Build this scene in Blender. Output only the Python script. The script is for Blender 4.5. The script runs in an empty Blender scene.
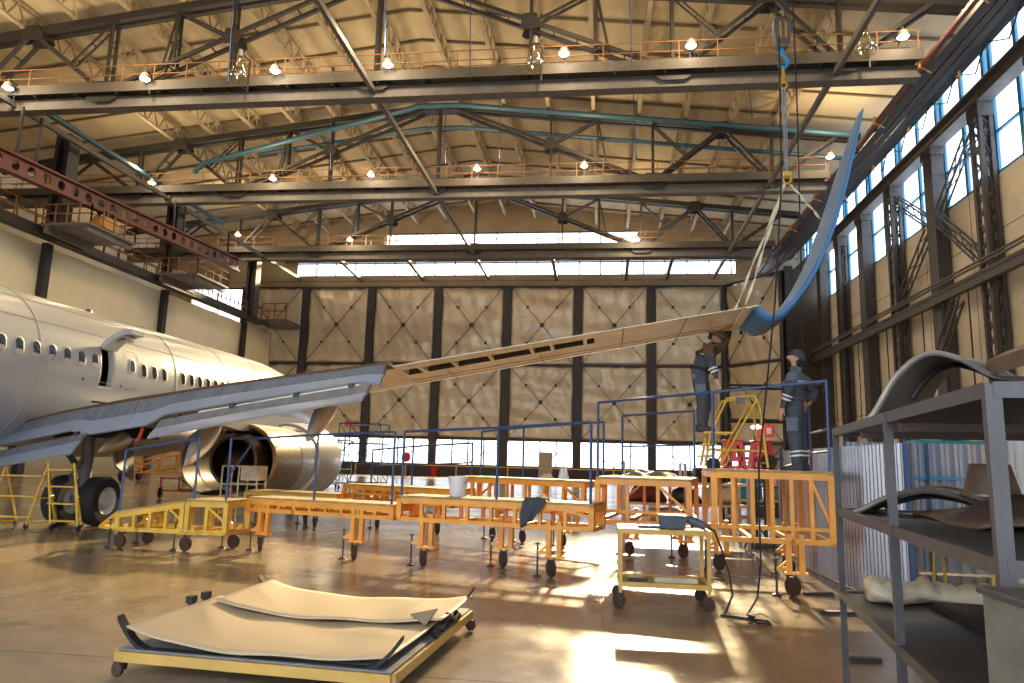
import bpy, bmesh, math, random
from mathutils import Vector, Matrix
random.seed(7)
C = bpy.context.scene.collection
PI = math.pi
R = math.radians
# ------------------------------------------------------------------ camera numbers (1024 x 683 frame)
FPX, EYE, ROLL = 730.0, 1.7, R(1.5)
def _level(px, py):
    c, s = math.cos(ROLL), math.sin(ROLL)
    dx, dy = px - 512, py - 341.5
    return dx*c + dy*s, -dx*s + dy*c
_vx, _vy = _level(603, 464)
PITCH = math.atan(_vy/FPX); YAW = math.atan(_vx/FPX*math.cos(PITCH))
FWD = Vector((-math.sin(YAW)*math.cos(PITCH), math.cos(YAW)*math.cos(PITCH), math.sin(PITCH)))
RGT = Vector((math.cos(YAW), math.sin(YAW), 0))
UPV = RGT.cross(FWD)
def ray(px, py):
    a, b = _level(px, py)
    return FWD + RGT*(a/FPX) - UPV*(b/FPX)
def at(px, py, X=None, Y=None, Z=None):
    """point of the place seen at a pixel, given the wall / depth / floor plane it stands on"""
    r = ray(px, py)
    t = X/r.x if X is not None else Y/r.y if Y is not None else (Z-EYE)/r.z
    return Vector((r.x*t, r.y*t, EYE + r.z*t))
# ------------------------------------------------------------------ materials
def mat(name, col, rough=.6, metal=0., var=0., scale=6., bump=0., bscale=40., emit=None, spec=None, stretch=None):
    m = bpy.data.materials.new(name); m.use_nodes = True
    nt = m.node_tree; b = nt.nodes['Principled BSDF']
    b.inputs['Base Color'].default_value = (*col, 1); b.inputs['Roughness'].default_value = rough
    b.inputs['Metallic'].default_value = metal
    if spec is not None: b.inputs['Specular IOR Level'].default_value = spec
    if var or bump:
        tc = nt.nodes.new('ShaderNodeTexCoord'); src = tc.outputs['Object']
        if stretch:
            mp = nt.nodes.new('ShaderNodeMapping'); mp.inputs['Scale'].default_value = stretch
            nt.links.new(src, mp.inputs[0]); src = mp.outputs[0]
    if var:
        n = nt.nodes.new('ShaderNodeTexNoise'); n.inputs['Scale'].default_value = scale; n.inputs['Detail'].default_value = 6
        n.inputs['Roughness'].default_value = .65
        nt.links.new(src, n.inputs['Vector'])
        rp = nt.nodes.new('ShaderNodeValToRGB')
        rp.color_ramp.elements[0].position = .3; rp.color_ramp.elements[1].position = .7
        rp.color_ramp.elements[0].color = (*[c*(1-var) for c in col], 1)
        rp.color_ramp.elements[1].color = (*[min(1, c*(1+var*.6)) for c in col], 1)
        nt.links.new(n.outputs[0], rp.inputs[0]); nt.links.new(rp.outputs[0], b.inputs['Base Color'])
    if bump:
        n2 = nt.nodes.new('ShaderNodeTexNoise'); n2.inputs['Scale'].default_value = bscale; n2.inputs['Detail'].default_value = 4
        nt.links.new(src, n2.inputs['Vector'])
        bp = nt.nodes.new('ShaderNodeBump'); bp.inputs['Strength'].default_value = bump; bp.inputs['Distance'].default_value = .05
        nt.links.new(n2.outputs[0], bp.inputs['Height']); nt.links.new(bp.outputs[0], b.inputs['Normal'])
    if emit:
        b.inputs['Emission Color'].default_value = (*emit[0], 1); b.inputs['Emission Strength'].default_value = emit[1]
    return m
def glass_mat(name, tint, gloss=.06, frost=0.):
    m = bpy.data.materials.new(name); m.use_nodes = True; nt = m.node_tree; nt.nodes.clear()
    o = nt.nodes.new('ShaderNodeOutputMaterial'); t = nt.nodes.new('ShaderNodeBsdfTransparent'); g = nt.nodes.new('ShaderNodeBsdfGlossy')
    t.inputs[0].default_value = (*tint, 1); g.inputs['Roughness'].default_value = .08
    mx = nt.nodes.new('ShaderNodeMixShader'); mx.inputs[0].default_value = gloss
    nt.links.new(t.outputs[0], mx.inputs[1]); nt.links.new(g.outputs[0], mx.inputs[2])
    last = mx
    if frost:
        tr = nt.nodes.new('ShaderNodeBsdfTranslucent'); tr.inputs[0].default_value = (*tint, 1)
        m2 = nt.nodes.new('ShaderNodeMixShader'); m2.inputs[0].default_value = frost
        nt.links.new(mx.outputs[0], m2.inputs[1]); nt.links.new(tr.outputs[0], m2.inputs[2]); last = m2
    nt.links.new(last.outputs[0], o.inputs[0])
    return m
# ------------------------------------------------------------------ mesh builder
class MB:
    def __init__(s): s.v = []; s.f = []; s.m = []; s.mi = 0
    def add(s, vs, fs):
        n = len(s.v); s.v += [Vector(p) for p in vs]; s.f += [tuple(i+n for i in f) for f in fs]; s.m += [s.mi]*len(fs); return s
    def box(s, c, d, rz=0.):
        x, y, z = d[0]/2, d[1]/2, d[2]/2; c = Vector(c); M = Matrix.Rotation(rz, 3, 'Z')
        P = [(-x,-y,-z),(x,-y,-z),(x,y,-z),(-x,y,-z),(-x,-y,z),(x,-y,z),(x,y,z),(-x,y,z)]
        return s.add([c + M @ Vector(p) for p in P], [(0,3,2,1),(4,5,6,7),(0,1,5,4),(1,2,6,5),(2,3,7,6),(3,0,4,7)])
    def bx(s, a, b):
        return s.box([(i+j)/2 for i, j in zip(a, b)], [abs(i-j) for i, j in zip(a, b)])
    def bar(s, a, b, w, h=None, up=(0,0,1)):
        a = Vector(a); b = Vector(b); h = h or w; d = (b-a)
        if d.length < 1e-6: return s
        d.normalize(); u = Vector(up)
        if abs(d.dot(u)) > .98: u = Vector((0,1,0))
        sd = d.cross(u).normalized()*(w/2); u = sd.cross(d).normalized()*(h/2)
        P = []
        for q in (a, b): P += [q-sd-u, q+sd-u, q+sd+u, q-sd+u]
        return s.add(P, [(0,3,2,1),(4,5,6,7),(0,1,5,4),(1,2,6,5),(2,3,7,6),(3,0,4,7)])
    def tube(s, a, b, r, n=8, r2=None):
        return s.path([a, b], r, n, r2)
    def path(s, pts, r, n=8, r2=None, rad=None):
        pts = [Vector(p) for p in pts]; k = len(pts)
        t0 = (pts[1]-pts[0]).normalized(); nrm = t0.orthogonal().normalized(); rings = []
        for i, p in enumerate(pts):
            t = ((pts[min(i+1,k-1)]-p).normalized() + (p-pts[max(i-1,0)]).normalized()).normalized()
            nrm = (nrm - t*nrm.dot(t)).normalized(); bn = t.cross(nrm)
            rr = rad[i] if rad else r + ((r2-r)*i/(k-1) if r2 is not None else 0)
            rings.append([p + (nrm*math.cos(2*PI*j/n) + bn*math.sin(2*PI*j/n))*rr for j in range(n)])
        return s.loft(rings)
    def loft(s, rings, caps=True, closed=True, skip=()):
        n = len(rings[0]); V = [p for r_ in rings for p in r_]; F = []
        for i in range(len(rings)-1):
            for j in range(n if closed else n-1):
                if (i, j) in skip: continue
                F.append((i*n+j, i*n+(j+1)%n, (i+1)*n+(j+1)%n, (i+1)*n+j))
        if caps and closed:
            F.append(tuple(range(n))[::-1]); F.append(tuple((len(rings)-1)*n+j for j in range(n)))
        return s.add(V, F)
    def lathe(s, prof, o=(0,0,0), ax=(0,0,1), n=24, a0=0., a1=None, ref=None):
        o = Vector(o); ax = Vector(ax).normalized(); u = Vector(ref) if ref else ax.orthogonal().normalized(); w = ax.cross(u)
        full = a1 is None; a1 = 2*PI if full else a1; N = n if full else n+1
        rings = [[o + ax*t + (u*math.cos(a0+(a1-a0)*j/n) + w*math.sin(a0+(a1-a0)*j/n))*r_ for j in range(N)] for r_, t in prof]
        return s.loft(rings, caps=False, closed=full)
    def sheet(s, P, th, nrm=None):
        """grid of points P[i][j], thickened by th downward (or along -nrm)"""
        a, b = len(P), len(P[0]); d = Vector(nrm).normalized()*th if nrm else None
        N = []
        for i in range(a):
            for j in range(b):
                if d: N.append(Vector(P[i][j]) - d); continue
                t1 = Vector(P[min(i+1,a-1)][j]) - Vector(P[max(i-1,0)][j]); t2 = Vector(P[i][min(j+1,b-1)]) - Vector(P[i][max(j-1,0)])
                N.append(Vector(P[i][j]) - t1.cross(t2).normalized()*th)
        V = [Vector(p) for r_ in P for p in r_] + N; m = a*b; F = []
        for i in range(a-1):
            for j in range(b-1):
                q = (i*b+j, (i+1)*b+j, (i+1)*b+j+1, i*b+j+1); F.append(q); F.append(tuple(x+m for x in q[::-1]))
        rim = [(i*b) for i in range(a)] + [(a-1)*b+j for j in range(1, b)] + [i*b+b-1 for i in range(a-2, -1, -1)] + [j for j in range(b-2, 0, -1)]
        for i in range(len(rim)):
            p, q = rim[i], rim[(i+1)%len(rim)]; F.append((p, p+m, q+m, q))
        return s.add(V, F)
    def prism(s, poly, off):
        poly = [Vector(p) for p in poly]; off = Vector(off); n = len(poly)
        return s.add(poly + [p+off for p in poly], [tuple(range(n))[::-1], tuple(range(n, 2*n))] + [(i, (i+1)%n, (i+1)%n+n, i+n) for i in range(n)])
    def build(s, name, mats, parent=None, smooth=False, local=False, bevel=0., sub=0, fix=True):
        me = bpy.data.meshes.new(name)
        off = Vector((0,0,0))
        if parent is not None and not local:
            q = parent
            while q is not None: off = off + q.location; q = q.parent
        me.from_pydata([p-off for p in s.v], [], s.f)
        for m in (mats if isinstance(mats, (list, tuple)) else [mats]): me.materials.append(m)
        if any(s.m): me.polygons.foreach_set('material_index', s.m)
        if fix:
            bm = bmesh.new(); bm.from_mesh(me); bmesh.ops.recalc_face_normals(bm, faces=bm.faces); bm.to_mesh(me); bm.free()
        if smooth:
            me.polygons.foreach_set('use_smooth', [True]*len(me.polygons))
        o = bpy.data.objects.new(name, me); C.objects.link(o)
        if smooth and smooth != 'all':
            try: me.set_sharp_from_angle(angle=R(38))
            except Exception: pass
        if bevel:
            bv = o.modifiers.new('bevel', 'BEVEL'); bv.width = bevel; bv.segments = 2; bv.limit_method = 'ANGLE'
        if sub:
            sd = o.modifiers.new('sub', 'SUBSURF'); sd.levels = sub; sd.render_levels = sub
        if parent is not None: o.parent = parent
        return o
def tag(o, label, cat, group=None, kind=None):
    o['label'] = label; o['category'] = cat
    if group: o['group'] = group
    if kind: o['kind'] = kind
    return o
def thing(name, label, cat, loc=(0,0,0), group=None, rz=0.):
    o = bpy.data.objects.new(name, None); C.objects.link(o); o.location = loc; o.rotation_euler.z = rz; o.empty_display_size = .3
    return tag(o, label, cat, group)
def struct(mb, name, m, label, cat, parent=None, **k):
    o = mb.build(name, m, parent, **k)
    if parent is None: tag(o, label, cat, kind='structure')
    return o
def copy_tree(o, parent=None):
    c = o.copy(); C.objects.link(c)
    if parent is not None: c.parent = parent
    for ch in list(o.children): copy_tree(ch, c)
    return c
ORD = ['first', 'second', 'third', 'fourth', 'fifth', 'sixth', 'seventh', 'eighth', 'ninth', 'tenth', 'eleventh', 'twelfth', 'thirteenth',
       'fourteenth', 'fifteenth', 'sixteenth', 'seventeenth', 'eighteenth', 'nineteenth', 'twentieth']
def lerp(a, b, t): return Vector(a)*(1-t) + Vector(b)*t
# ------------------------------------------------------------------ palette
M = dict(
 steel=mat('grey_painted_steel', (.024,.021,.019), .55, .0, .35, 3),
 steel_l=mat('light_grey_steel', (.14,.125,.115), .62, .0, .25, 2),
 dark=mat('dark_steel', (.03,.027,.028), .55, 0, .3, 4),
 column=mat('dark_column_steel', (.075,.066,.062), .55, 0, .35, 1.5),
 roof=mat('stained_roof_board', (.50,.40,.255), .85, 0, .30, .35, stretch=(1,.35,1)),
 purlin=mat('cream_purlin', (.36,.28,.17), .7, 0, .3, 1.2),
 beige=mat('beige_wall_panel', (.74,.66,.52), .8, 0, .14, .5),
 curtain=mat('cream_curtain', (.90,.81,.58), .75, 0, .06, .4, .25, .8, stretch=(1,1,.15)),
 quilt=mat('insulation_quilt', (.68,.60,.46), .34, .25, .2, .6, 1.0, 1.6),
 blue=mat('blue_window_paint', (.03,.22,.42), .45),
 pipeblue=mat('blue_pipe_paint', (.03,.085,.13), .45),
 orange_rail=mat('orange_rail_paint', (.24,.10,.03), .6),
 yellow=mat('yellow_dock_paint', (.66,.40,.035), .42, 0, .22, 3),
 orange=mat('orange_dock_paint', (.74,.31,.035), .42, 0, .2, 3),
 amber=mat('amber_dock_paint', (.78,.32,.03), .42, 0, .22, 3),
 catwalk=mat('brown_grey_steel', (.085,.07,.056), .65, 0, .25, 2),
 cart=mat('cart_tan_paint', (.60,.36,.08), .45, 0, .2, 3),
 dyellow=mat('dolly_yellow_paint', (.50,.31,.07), .45, 0, .2, 3),
 deck=mat('wooden_deck_board', (.42,.27,.10), .7, 0, .35, 5, .3, 30),
 bluetube=mat('blue_tube_paint', (.025,.06,.16), .4),
 rust=mat('rusty_caster', (.05,.026,.016), .75, 0, .4, 20),
 rubber=mat('black_rubber', (.012,.012,.013), .75, 0, .3, 20),
 white=mat('white_aircraft_paint', (.48,.48,.48), .28, 0, .05, .5),
 wgrey=mat('grey_wing_paint', (.31,.36,.44), .34, 0, .14, 1.4),
 wprimer=mat('primer_wing_skin', (.95,.87,.67), .30, 0, .22, 2.2),
 wblue=mat('blue_winglet_paint', (.06,.19,.40), .55, 0, .12, 2, spec=.3),
 bare=mat('bare_metal', (.55,.52,.48), .28, .9, .15, 4),
 brown=mat('brown_sealant', (.12,.06,.035), .65, 0, .3, 6),
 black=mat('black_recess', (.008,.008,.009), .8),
 redp=mat('red_plastic', (.65,.02,.03), .4),
 redbeam=mat('oxide_red_paint', (.13,.028,.022), .55, 0, .3, 2),
 canvas=mat('beige_canvas', (.62,.52,.36), .85, 0, .2, 4, .5, 12),
 galv=mat('galvanised_sheet', (.32,.32,.345), .32, .75, .12, 3),
 cardboard=mat('tan_composite_sheet', (.53,.405,.25), .6, 0, .09, 1.1),
 navy=mat('navy_workwear', (.052,.060,.075), .8, 0, .25, 9, .35, 25),
 navy_l=mat('blue_grey_workwear', (.11,.13,.165), .8, 0, .2, 9, .3, 25),
 brownw=mat('brown_workwear', (.14,.075,.045), .85, 0, .2, 9, .3, 25),
 skin=mat('skin', (.52,.27,.17), .55),
 lampglass=mat('lamp_lens', (1,.95,.85), .3, emit=((1,.9,.72), 14)),
 clear=glass_mat('clear_lamp_glass', (.9,.88,.82), .18),
 pane=glass_mat('window_glass', (.97,.97,.97), .05),
 ribbed=glass_mat('ribbed_glazing', (.93,.95,.97), .04, .35),
)
# ================================================================== the hangar shell
WORLD, SUN, EXPOSURE = 2.6, 22, .9
XR, XL, YB, YF = 20.3, -36.5, 76.0, -7.0
RIDGE, XC, SLOPE = 28.0, -12.3, .115
def chord_z(x): return RIDGE - SLOPE*abs(x-XC)
def roof_z(x): return chord_z(x) + 1.75
# floor
fm = bpy.data.materials.new('worn_concrete'); fm.use_nodes = True
nt = fm.node_tree; b = nt.nodes['Principled BSDF']; b.inputs['Specular IOR Level'].default_value = .75
tc = nt.nodes.new('ShaderNodeTexCoord')
n1 = nt.nodes.new('ShaderNodeTexNoise'); n1.inputs['Scale'].default_value = .45; n1.inputs['Detail'].default_value = 9; n1.inputs['Roughness'].default_value = .62
n2 = nt.nodes.new('ShaderNodeTexNoise'); n2.inputs['Scale'].default_value = 5; n2.inputs['Detail'].default_value = 8; n2.inputs['Roughness'].default_value = .7
nt.links.new(tc.outputs['Object'], n1.inputs['Vector']); nt.links.new(tc.outputs['Object'], n2.inputs['Vector'])
ad = nt.nodes.new('ShaderNodeMath'); ad.operation = 'MULTIPLY_ADD'; ad.inputs[1].default_value = .45
nt.links.new(n2.outputs[0], ad.inputs[0]); nt.links.new(n1.outputs[0], ad.inputs[2])
rp = nt.nodes.new('ShaderNodeValToRGB')
rp.color_ramp.elements[0].position = .40; rp.color_ramp.elements[0].color = (.19,.142,.092,1)
rp.color_ramp.elements[1].position = .92; rp.color_ramp.elements[1].color = (.33,.255,.168,1)
nt.links.new(ad.outputs[0], rp.inputs[0])
br = nt.nodes.new('ShaderNodeTexBrick'); br.inputs['Scale'].default_value = 1; br.inputs['Brick Width'].default_value = 6; br.inputs['Row Height'].default_value = 6
br.inputs['Mortar Size'].default_value = .012; br.offset = 0; br.inputs['Color1'].default_value = br.inputs['Color2'].default_value = (1,1,1,1); br.inputs['Mortar'].default_value = (.55,.5,.45,1)
nt.links.new(tc.outputs['Object'], br.inputs['Vector'])
mu = nt.nodes.new('ShaderNodeMix'); mu.data_type = 'RGBA'; mu.blend_type = 'MULTIPLY'; mu.inputs[0].default_value = 1
nt.links.new(rp.outputs[0], mu.inputs[6]); nt.links.new(br.outputs[0], mu.inputs[7]); nt.links.new(mu.outputs[2], b.inputs['Base Color'])
r2 = nt.nodes.new('ShaderNodeMapRange'); r2.inputs[1].default_value = .5; r2.inputs[2].default_value = .95; r2.inputs[3].default_value = .13; r2.inputs[4].default_value = .30
nt.links.new(ad.outputs[0], r2.inputs[0]); nt.links.new(r2.outputs[0], b.inputs['Roughness'])
bp = nt.nodes.new('ShaderNodeBump'); bp.inputs['Strength'].default_value = .05; bp.inputs['Distance'].default_value = .02
nt.links.new(n2.outputs[0], bp.inputs['Height']); nt.links.new(bp.outputs[0], b.inputs['Normal'])
q = MB(); q.bx((-50, YF-3, -.3), (XR+2, YB+1, 0))
struct(q, 'floor', fm, 'worn polished concrete hangar floor', 'floor')
# ceiling: two slopes with cross ribs between the boards
q = MB()
for a, b_ in ((-50, XC), (XC, XR+.6)):
    q.prism([(a, YF, roof_z(a)), (b_, YF, roof_z(b_)), (b_, YF, roof_z(b_)+.3), (a, YF, roof_z(a)+.3)], (0, YB-YF+.5, 0))
    q.mi = 1
    y = YF+1
    while y < YB:
        q.bar((a, y, roof_z(a)-.06), (b_, y, roof_z(b_)-.06), .16, .16); y += 3.35
    q.mi = 0
struct(q, 'ceiling', [M['roof'], mat('roof_seam', (.13,.095,.055), .8)], 'stained board roof sloping up to a ridge over the trusses', 'ceiling', fix=True)
# right wall: beige panels below the ribbon of windows, plain head wall above it
SILL = 17.1; HEAD = 25.3
COLY = [-.6, 5.1, 10.8, 16.5, 22.2, 28., 33.6, 39.2, 44.9, 51.2, 57., 62.6, 68., 73.2]
q = MB(); q.bx((XR, YF, 0), (XR+.3, YB, SILL)); q.bx((XR, YF, HEAD), (XR+.3, YB, roof_z(XR)+.2)); q.bx((XR, YF, SILL), (XR+.3, COLY[4], HEAD))
q.mi = 1
y = 10
while y < YB: q.bx((XR-.012, y-.02, 0), (XR, y+.03, SILL)); y += 2.9
for z in (6, 14.2): q.bx((XR-.012, YF, z-.03), (XR, YB, z+.03))
struct(q, 'wall_right', [M['beige'], mat('panel_seam', (.25,.21,.15), .8)], 'beige panelled side wall under the ribbon of windows', 'wall')
COLY = [-.6, 5.1, 10.8, 16.5, 22.2, 28., 33.6, 39.2, 44.9, 51.2, 57., 62.6, 68., 73.2]
ys = COLY + [YB]
for i in range(4, len(ys)-1):
    a, b_ = ys[i]+.35, ys[i+1]-.35
    w = MB(); 
    q = MB(); q.bx((XR+.14, a, SILL), (XR+.18, b_, HEAD))
    f = MB(); f.mi = 0
    for y in (a, (a+b_)/2, b_): f.bx((XR+.02, y-.15, SILL), (XR+.28, y+.15, HEAD))
    for z, h in ((SILL+.08, .16), (SILL+2.3, .12), (SILL+4.7, .3), (HEAD-.1, .2)): f.bx((XR+.02, a, z-h/2), (XR+.28, b_, z+h/2))
    fo = f.build('window_%d' % (i-3), M['blue']); tag(fo, 'tall ribbed window in blue frame on the side wall, %s bay counted from the front' % ORD[i-4], 'window', kind='structure')
    q.build('pane', M['ribbed'], fo)
# back wall : hangar door leaves, high clerestory, gable
DX = [-40.3, -32.8, -25.3, -17.8, -10.25, -2.7, 4.9, 12.45]
q = MB(); q.bx((-47, YB-.15, 20.3), (XR, YB+.35, 21.5)); q.bx((-47, YB-.45, 20.9), (XR, YB-.15, 21.3))
q.bx((-50, YB, 0), (-40.3, YB+.3, 15.8)); q.bx((-50, YB, 15.8), (-46.5, YB+.3, 21.3)); 
q.bx((16.7, YB, 0), (XR+.3, YB+.3, 24.7))
# gable above the clerestory
q.prism([(-50, YB, 24.6), (-24., YB, 24.6), (-24., YB, 26.4), (XC, YB, 26.4), (XC, YB, RIDGE+2.0), (-50, YB, roof_z(-50)+.2)], (0, .3, 0))
q.prism([(XR+.3, YB, 24.6), (XR+.3, YB, roof_z(XR)+.2), (XC, YB, RIDGE+2.0), (XC, YB, 26.4), (3.5, YB, 26.4), (3.5, YB, 24.6)], (0, .3, 0)); q.bx((-50, YB, 20.3), (XL, YB+.3, 21.5))
q.bx((-50, YB, 21.5), (-34.2, YB+.3, 24.6)); q.bx((13.6, YB, 21.5), (16.7, YB+.3, 24.6))
struct(q, 'wall_back', mat('brown_grey_end_wall', (.40,.32,.22), .75, 0, .2, .6), 'brown gable wall framing the hangar doors', 'wall')
cl = MB(); x = -34.2
while x < 13.7:
    cl.bx((x-.06, YB+.02, 21.5), (x+.06, YB+.2, 26.4 if -24 < x < 3.5 else 24.6)); x += 2.255
for z in (21.55, 23.0, 24.5): cl.bx((-34.2, YB+.02, z-.06), (13.6, YB+.2, z+.06))
cl.bx((-24, YB+.02, 26.3), (3.5, YB+.2, 26.4))
co = cl.build('window_20', M['steel']); tag(co, 'long sunlit clerestory window high above the hangar doors', 'window', kind='structure')
q = MB(); q.bx((-34.2, YB+.1, 21.5), (13.6, YB+.13, 24.6)); q.bx((-24, YB+.1, 24.6), (3.5, YB+.13, 26.4)); q.build('pane', M['pane'], co)
co = MB(); co.bx((-46.5, YB+.02, 15.8), (-40.3, YB+.2, 16.0)); co.bx((-43.4, YB+.02, 15.8), (-43.3, YB+.2, 20.3)); co.bx((-46.5, YB+.02, 20.1), (-40.3, YB+.2, 20.3))
co = co.build('window_21', M['steel']); tag(co, 'small bright window in the far left corner above the curtain', 'window', kind='structure')
q = MB(); q.bx((-46.5, YB+.1, 15.8), (-40.3, YB+.13, 20.3)); q.build('pane', M['pane'], co)
M['dframe'] = mat('door_frame_steel', (.045,.04,.05), .5, 0, .25, 2)
def quilt_panel(x0, x1, z0, z1, par, seed):
    """a soft insulation blanket, sagging in folds from its top edge"""
    rnd = random.Random(seed); n, m_ = 26, 26; P = []
    ph = [rnd.uniform(0, 6) for _ in range(6)]
    for i in range(n+1):
        row = []
        for j in range(m_+1):
            u, v = i/n, j/m_
            top = max(0, (v-.5)*2)
            d = 1.7*(.05*math.sin(u*23+ph[0]+2*math.sin(v*5+ph[1]))*top**1.5 + .05*math.sin(v*9+ph[2]+1.5*math.sin(u*4+ph[3])) + .03*math.sin(v*25+ph[4]+u*3) \
                + .07*abs(math.sin((u-.5)*7*(v+.2)+ph[5]*.2))*top + .02*math.sin(u*31+9*v+ph[5]))
            row.append((x0+(x1-x0)*u, YB-.06-max(0, min(.24, d+.08)), z0+(z1-z0)*v))
        P.append(row)
    q = MB(); q.sheet(P, .04, (0,-1,0)); q.build('insulation_panel', M['quilt'], par, smooth='all')
    b_ = MB(); y = YB-.38
    cx, cz = (x0+x1)/2, (z0+z1)/2
    for s in (-1, 1): b_.bar((x0+.1, y, cz-s*(z1-z0)/2*.97), (x1-.1, y, cz+s*(z1-z0)/2*.97), .055, .055)
    b_.box((cx, y-.08, cz), (.42, .1, .42))
    for s in (-1, 1):
        for t in (-1, 1): b_.box((cx+s*(x1-x0)*.235, y-.07, cz+t*(z1-z0)*.235), (.26, .1, .26))
    b_.build('cross_brace', M['dframe'], par)
for i in range(8):
    x0 = DX[i]; x1 = DX[i+1] if i < 7 else 16.6
    cold = i == 7
    if i == 7: x1 = x0 + 7.45
    t = bpy.data.objects.new('door_%d' % (i+1), None); C.objects.link(t); t.location = (x0, YB, 0)
    if i == 7: t.rotation_euler.z = -R(53)
    where = ['hidden behind the cream curtain corner', 'first clear leaf right of the cream curtain', 'behind the parked airliner nose', 'just left of the hangar centre',
             'with the pale personnel door in its glazing', 'just right of the leaf with the pale door', 'behind the bending worker', 'turned towards the camera at the far right end'][i]
    tag(t, 'quilted hangar door leaf with cross braces, ' + where, 'hangar door', kind='structure')
    q = MB()
    for x in (x0, x1): q.bx((x-.42 if x == x1 else x, YB-.35, 0), (x if x == x1 else x+.42, YB+.1, 20.3))
    for z, h in ((.65, 1.3), (3.95, .3), (11.75, .28), (20.2, .25)): q.bx((x0+.4, YB-.25, z-h/2), (x1-.4, YB+.1, z+h/2))
    q.bx((x0+.3, YB+.02, 3.9), (x1-.3, YB+.1, 20.2))
    q.build('frame', M['dframe'], t)
    quilt_panel(x0+.45, x1-.45, 4.1, 11.6, t, i*2); quilt_panel(x0+.45, x1-.45, 11.9, 20.1, t, i*2+1)
    q = MB(); w = (x1-x0-.84)/4
    for k in range(1, 4): q.bx((x0+.42+w*k-.07, YB-.1, 1.3), (x0+.42+w*k+.07, YB+.05, 3.8))
    for s in (-1, 1): q.bar(((x0+x1)/2 + s*.1, YB-.2, 1.4), ((x0+x1)/2 + s*(x1-x0-.9)/2, YB-.2, 3.75), .09)
    q.build('glazing_bar', M['dframe'], t)
    q = MB(); q.bx((x0+.42, YB-.02, 1.3), (x1-.42, YB+.0, 3.8)); q.build('pane', M['pane'], t)
    if i == 4:
        q = MB(); q.bx((-6.55, YB-.34, .1), (-5.15, YB-.26, 2.75)); q.bx((-6.6, YB-.36, 1.35), (-5.1, YB-.34, 1.43))
        q.build('personnel_door', mat('pale_door', (.45,.42,.33), .6), t)
# left curtain wall
pts = [8, 20, 30.5, 42.1, 55.2, 68.9, YB-.3]
q = MB()
P = []
for i in range(121):
    y = 8 + (YB-8.3)*i/120; P.append([(XL+.05*math.sin(y*2.1)+.04*math.sin(y*5.3), y, z) for z in (0, 4, 8, 12, 14.9)])
q.sheet(P, .05, (1,0,0))
struct(q, 'wall_left', M['curtain'], 'cream dividing curtain hung between dark posts', 'curtain wall', smooth='all')
for i, y in enumerate(pts[2:6]):
    q = MB(); q.bx((XL+.1, y-.28, 0), (XL+.5, y+.28, 15)); q.mi = 1; q.bx((XL+.1, y+.28, 0), (XL+.2, y+.5, 15))
    o = q.build('curtain_post', [M['dark'], mat('white_edge', (.7,.65,.75), .6)])
    tag(o, 'dark post dividing the cream curtain, %s from the far corner' % ORD[3-i], 'post', 'curtain posts')
q = MB(); q.bx((-50, YF, 0), (-49.7, YB, roof_z(-50)+.2)); struct(q, 'wall_outer', M['beige'], 'outer aisle wall behind the curtain', 'wall')

q = MB(); q.bx((-50, YF-.3, 0), (-30, YF, 22)); q.bx((8, YF-.3, 0), (XR+.3, YF, 22)); q.bx((-50, YF-.3, 11), (XR+.3, YF, 22)); q.prism([(-50, YF-.3, 22), (XR+.3, YF-.3, 22), (XR+.3, YF-.3, roof_z(XR)+.2), (XC, YF-.3, RIDGE+2), (-50, YF-.3, roof_z(-50)+.2)], (0,.3,0))
struct(q, 'wall_front', M['beige'], 'front wall with the open hangar doorway behind the camera', 'wall')
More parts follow.
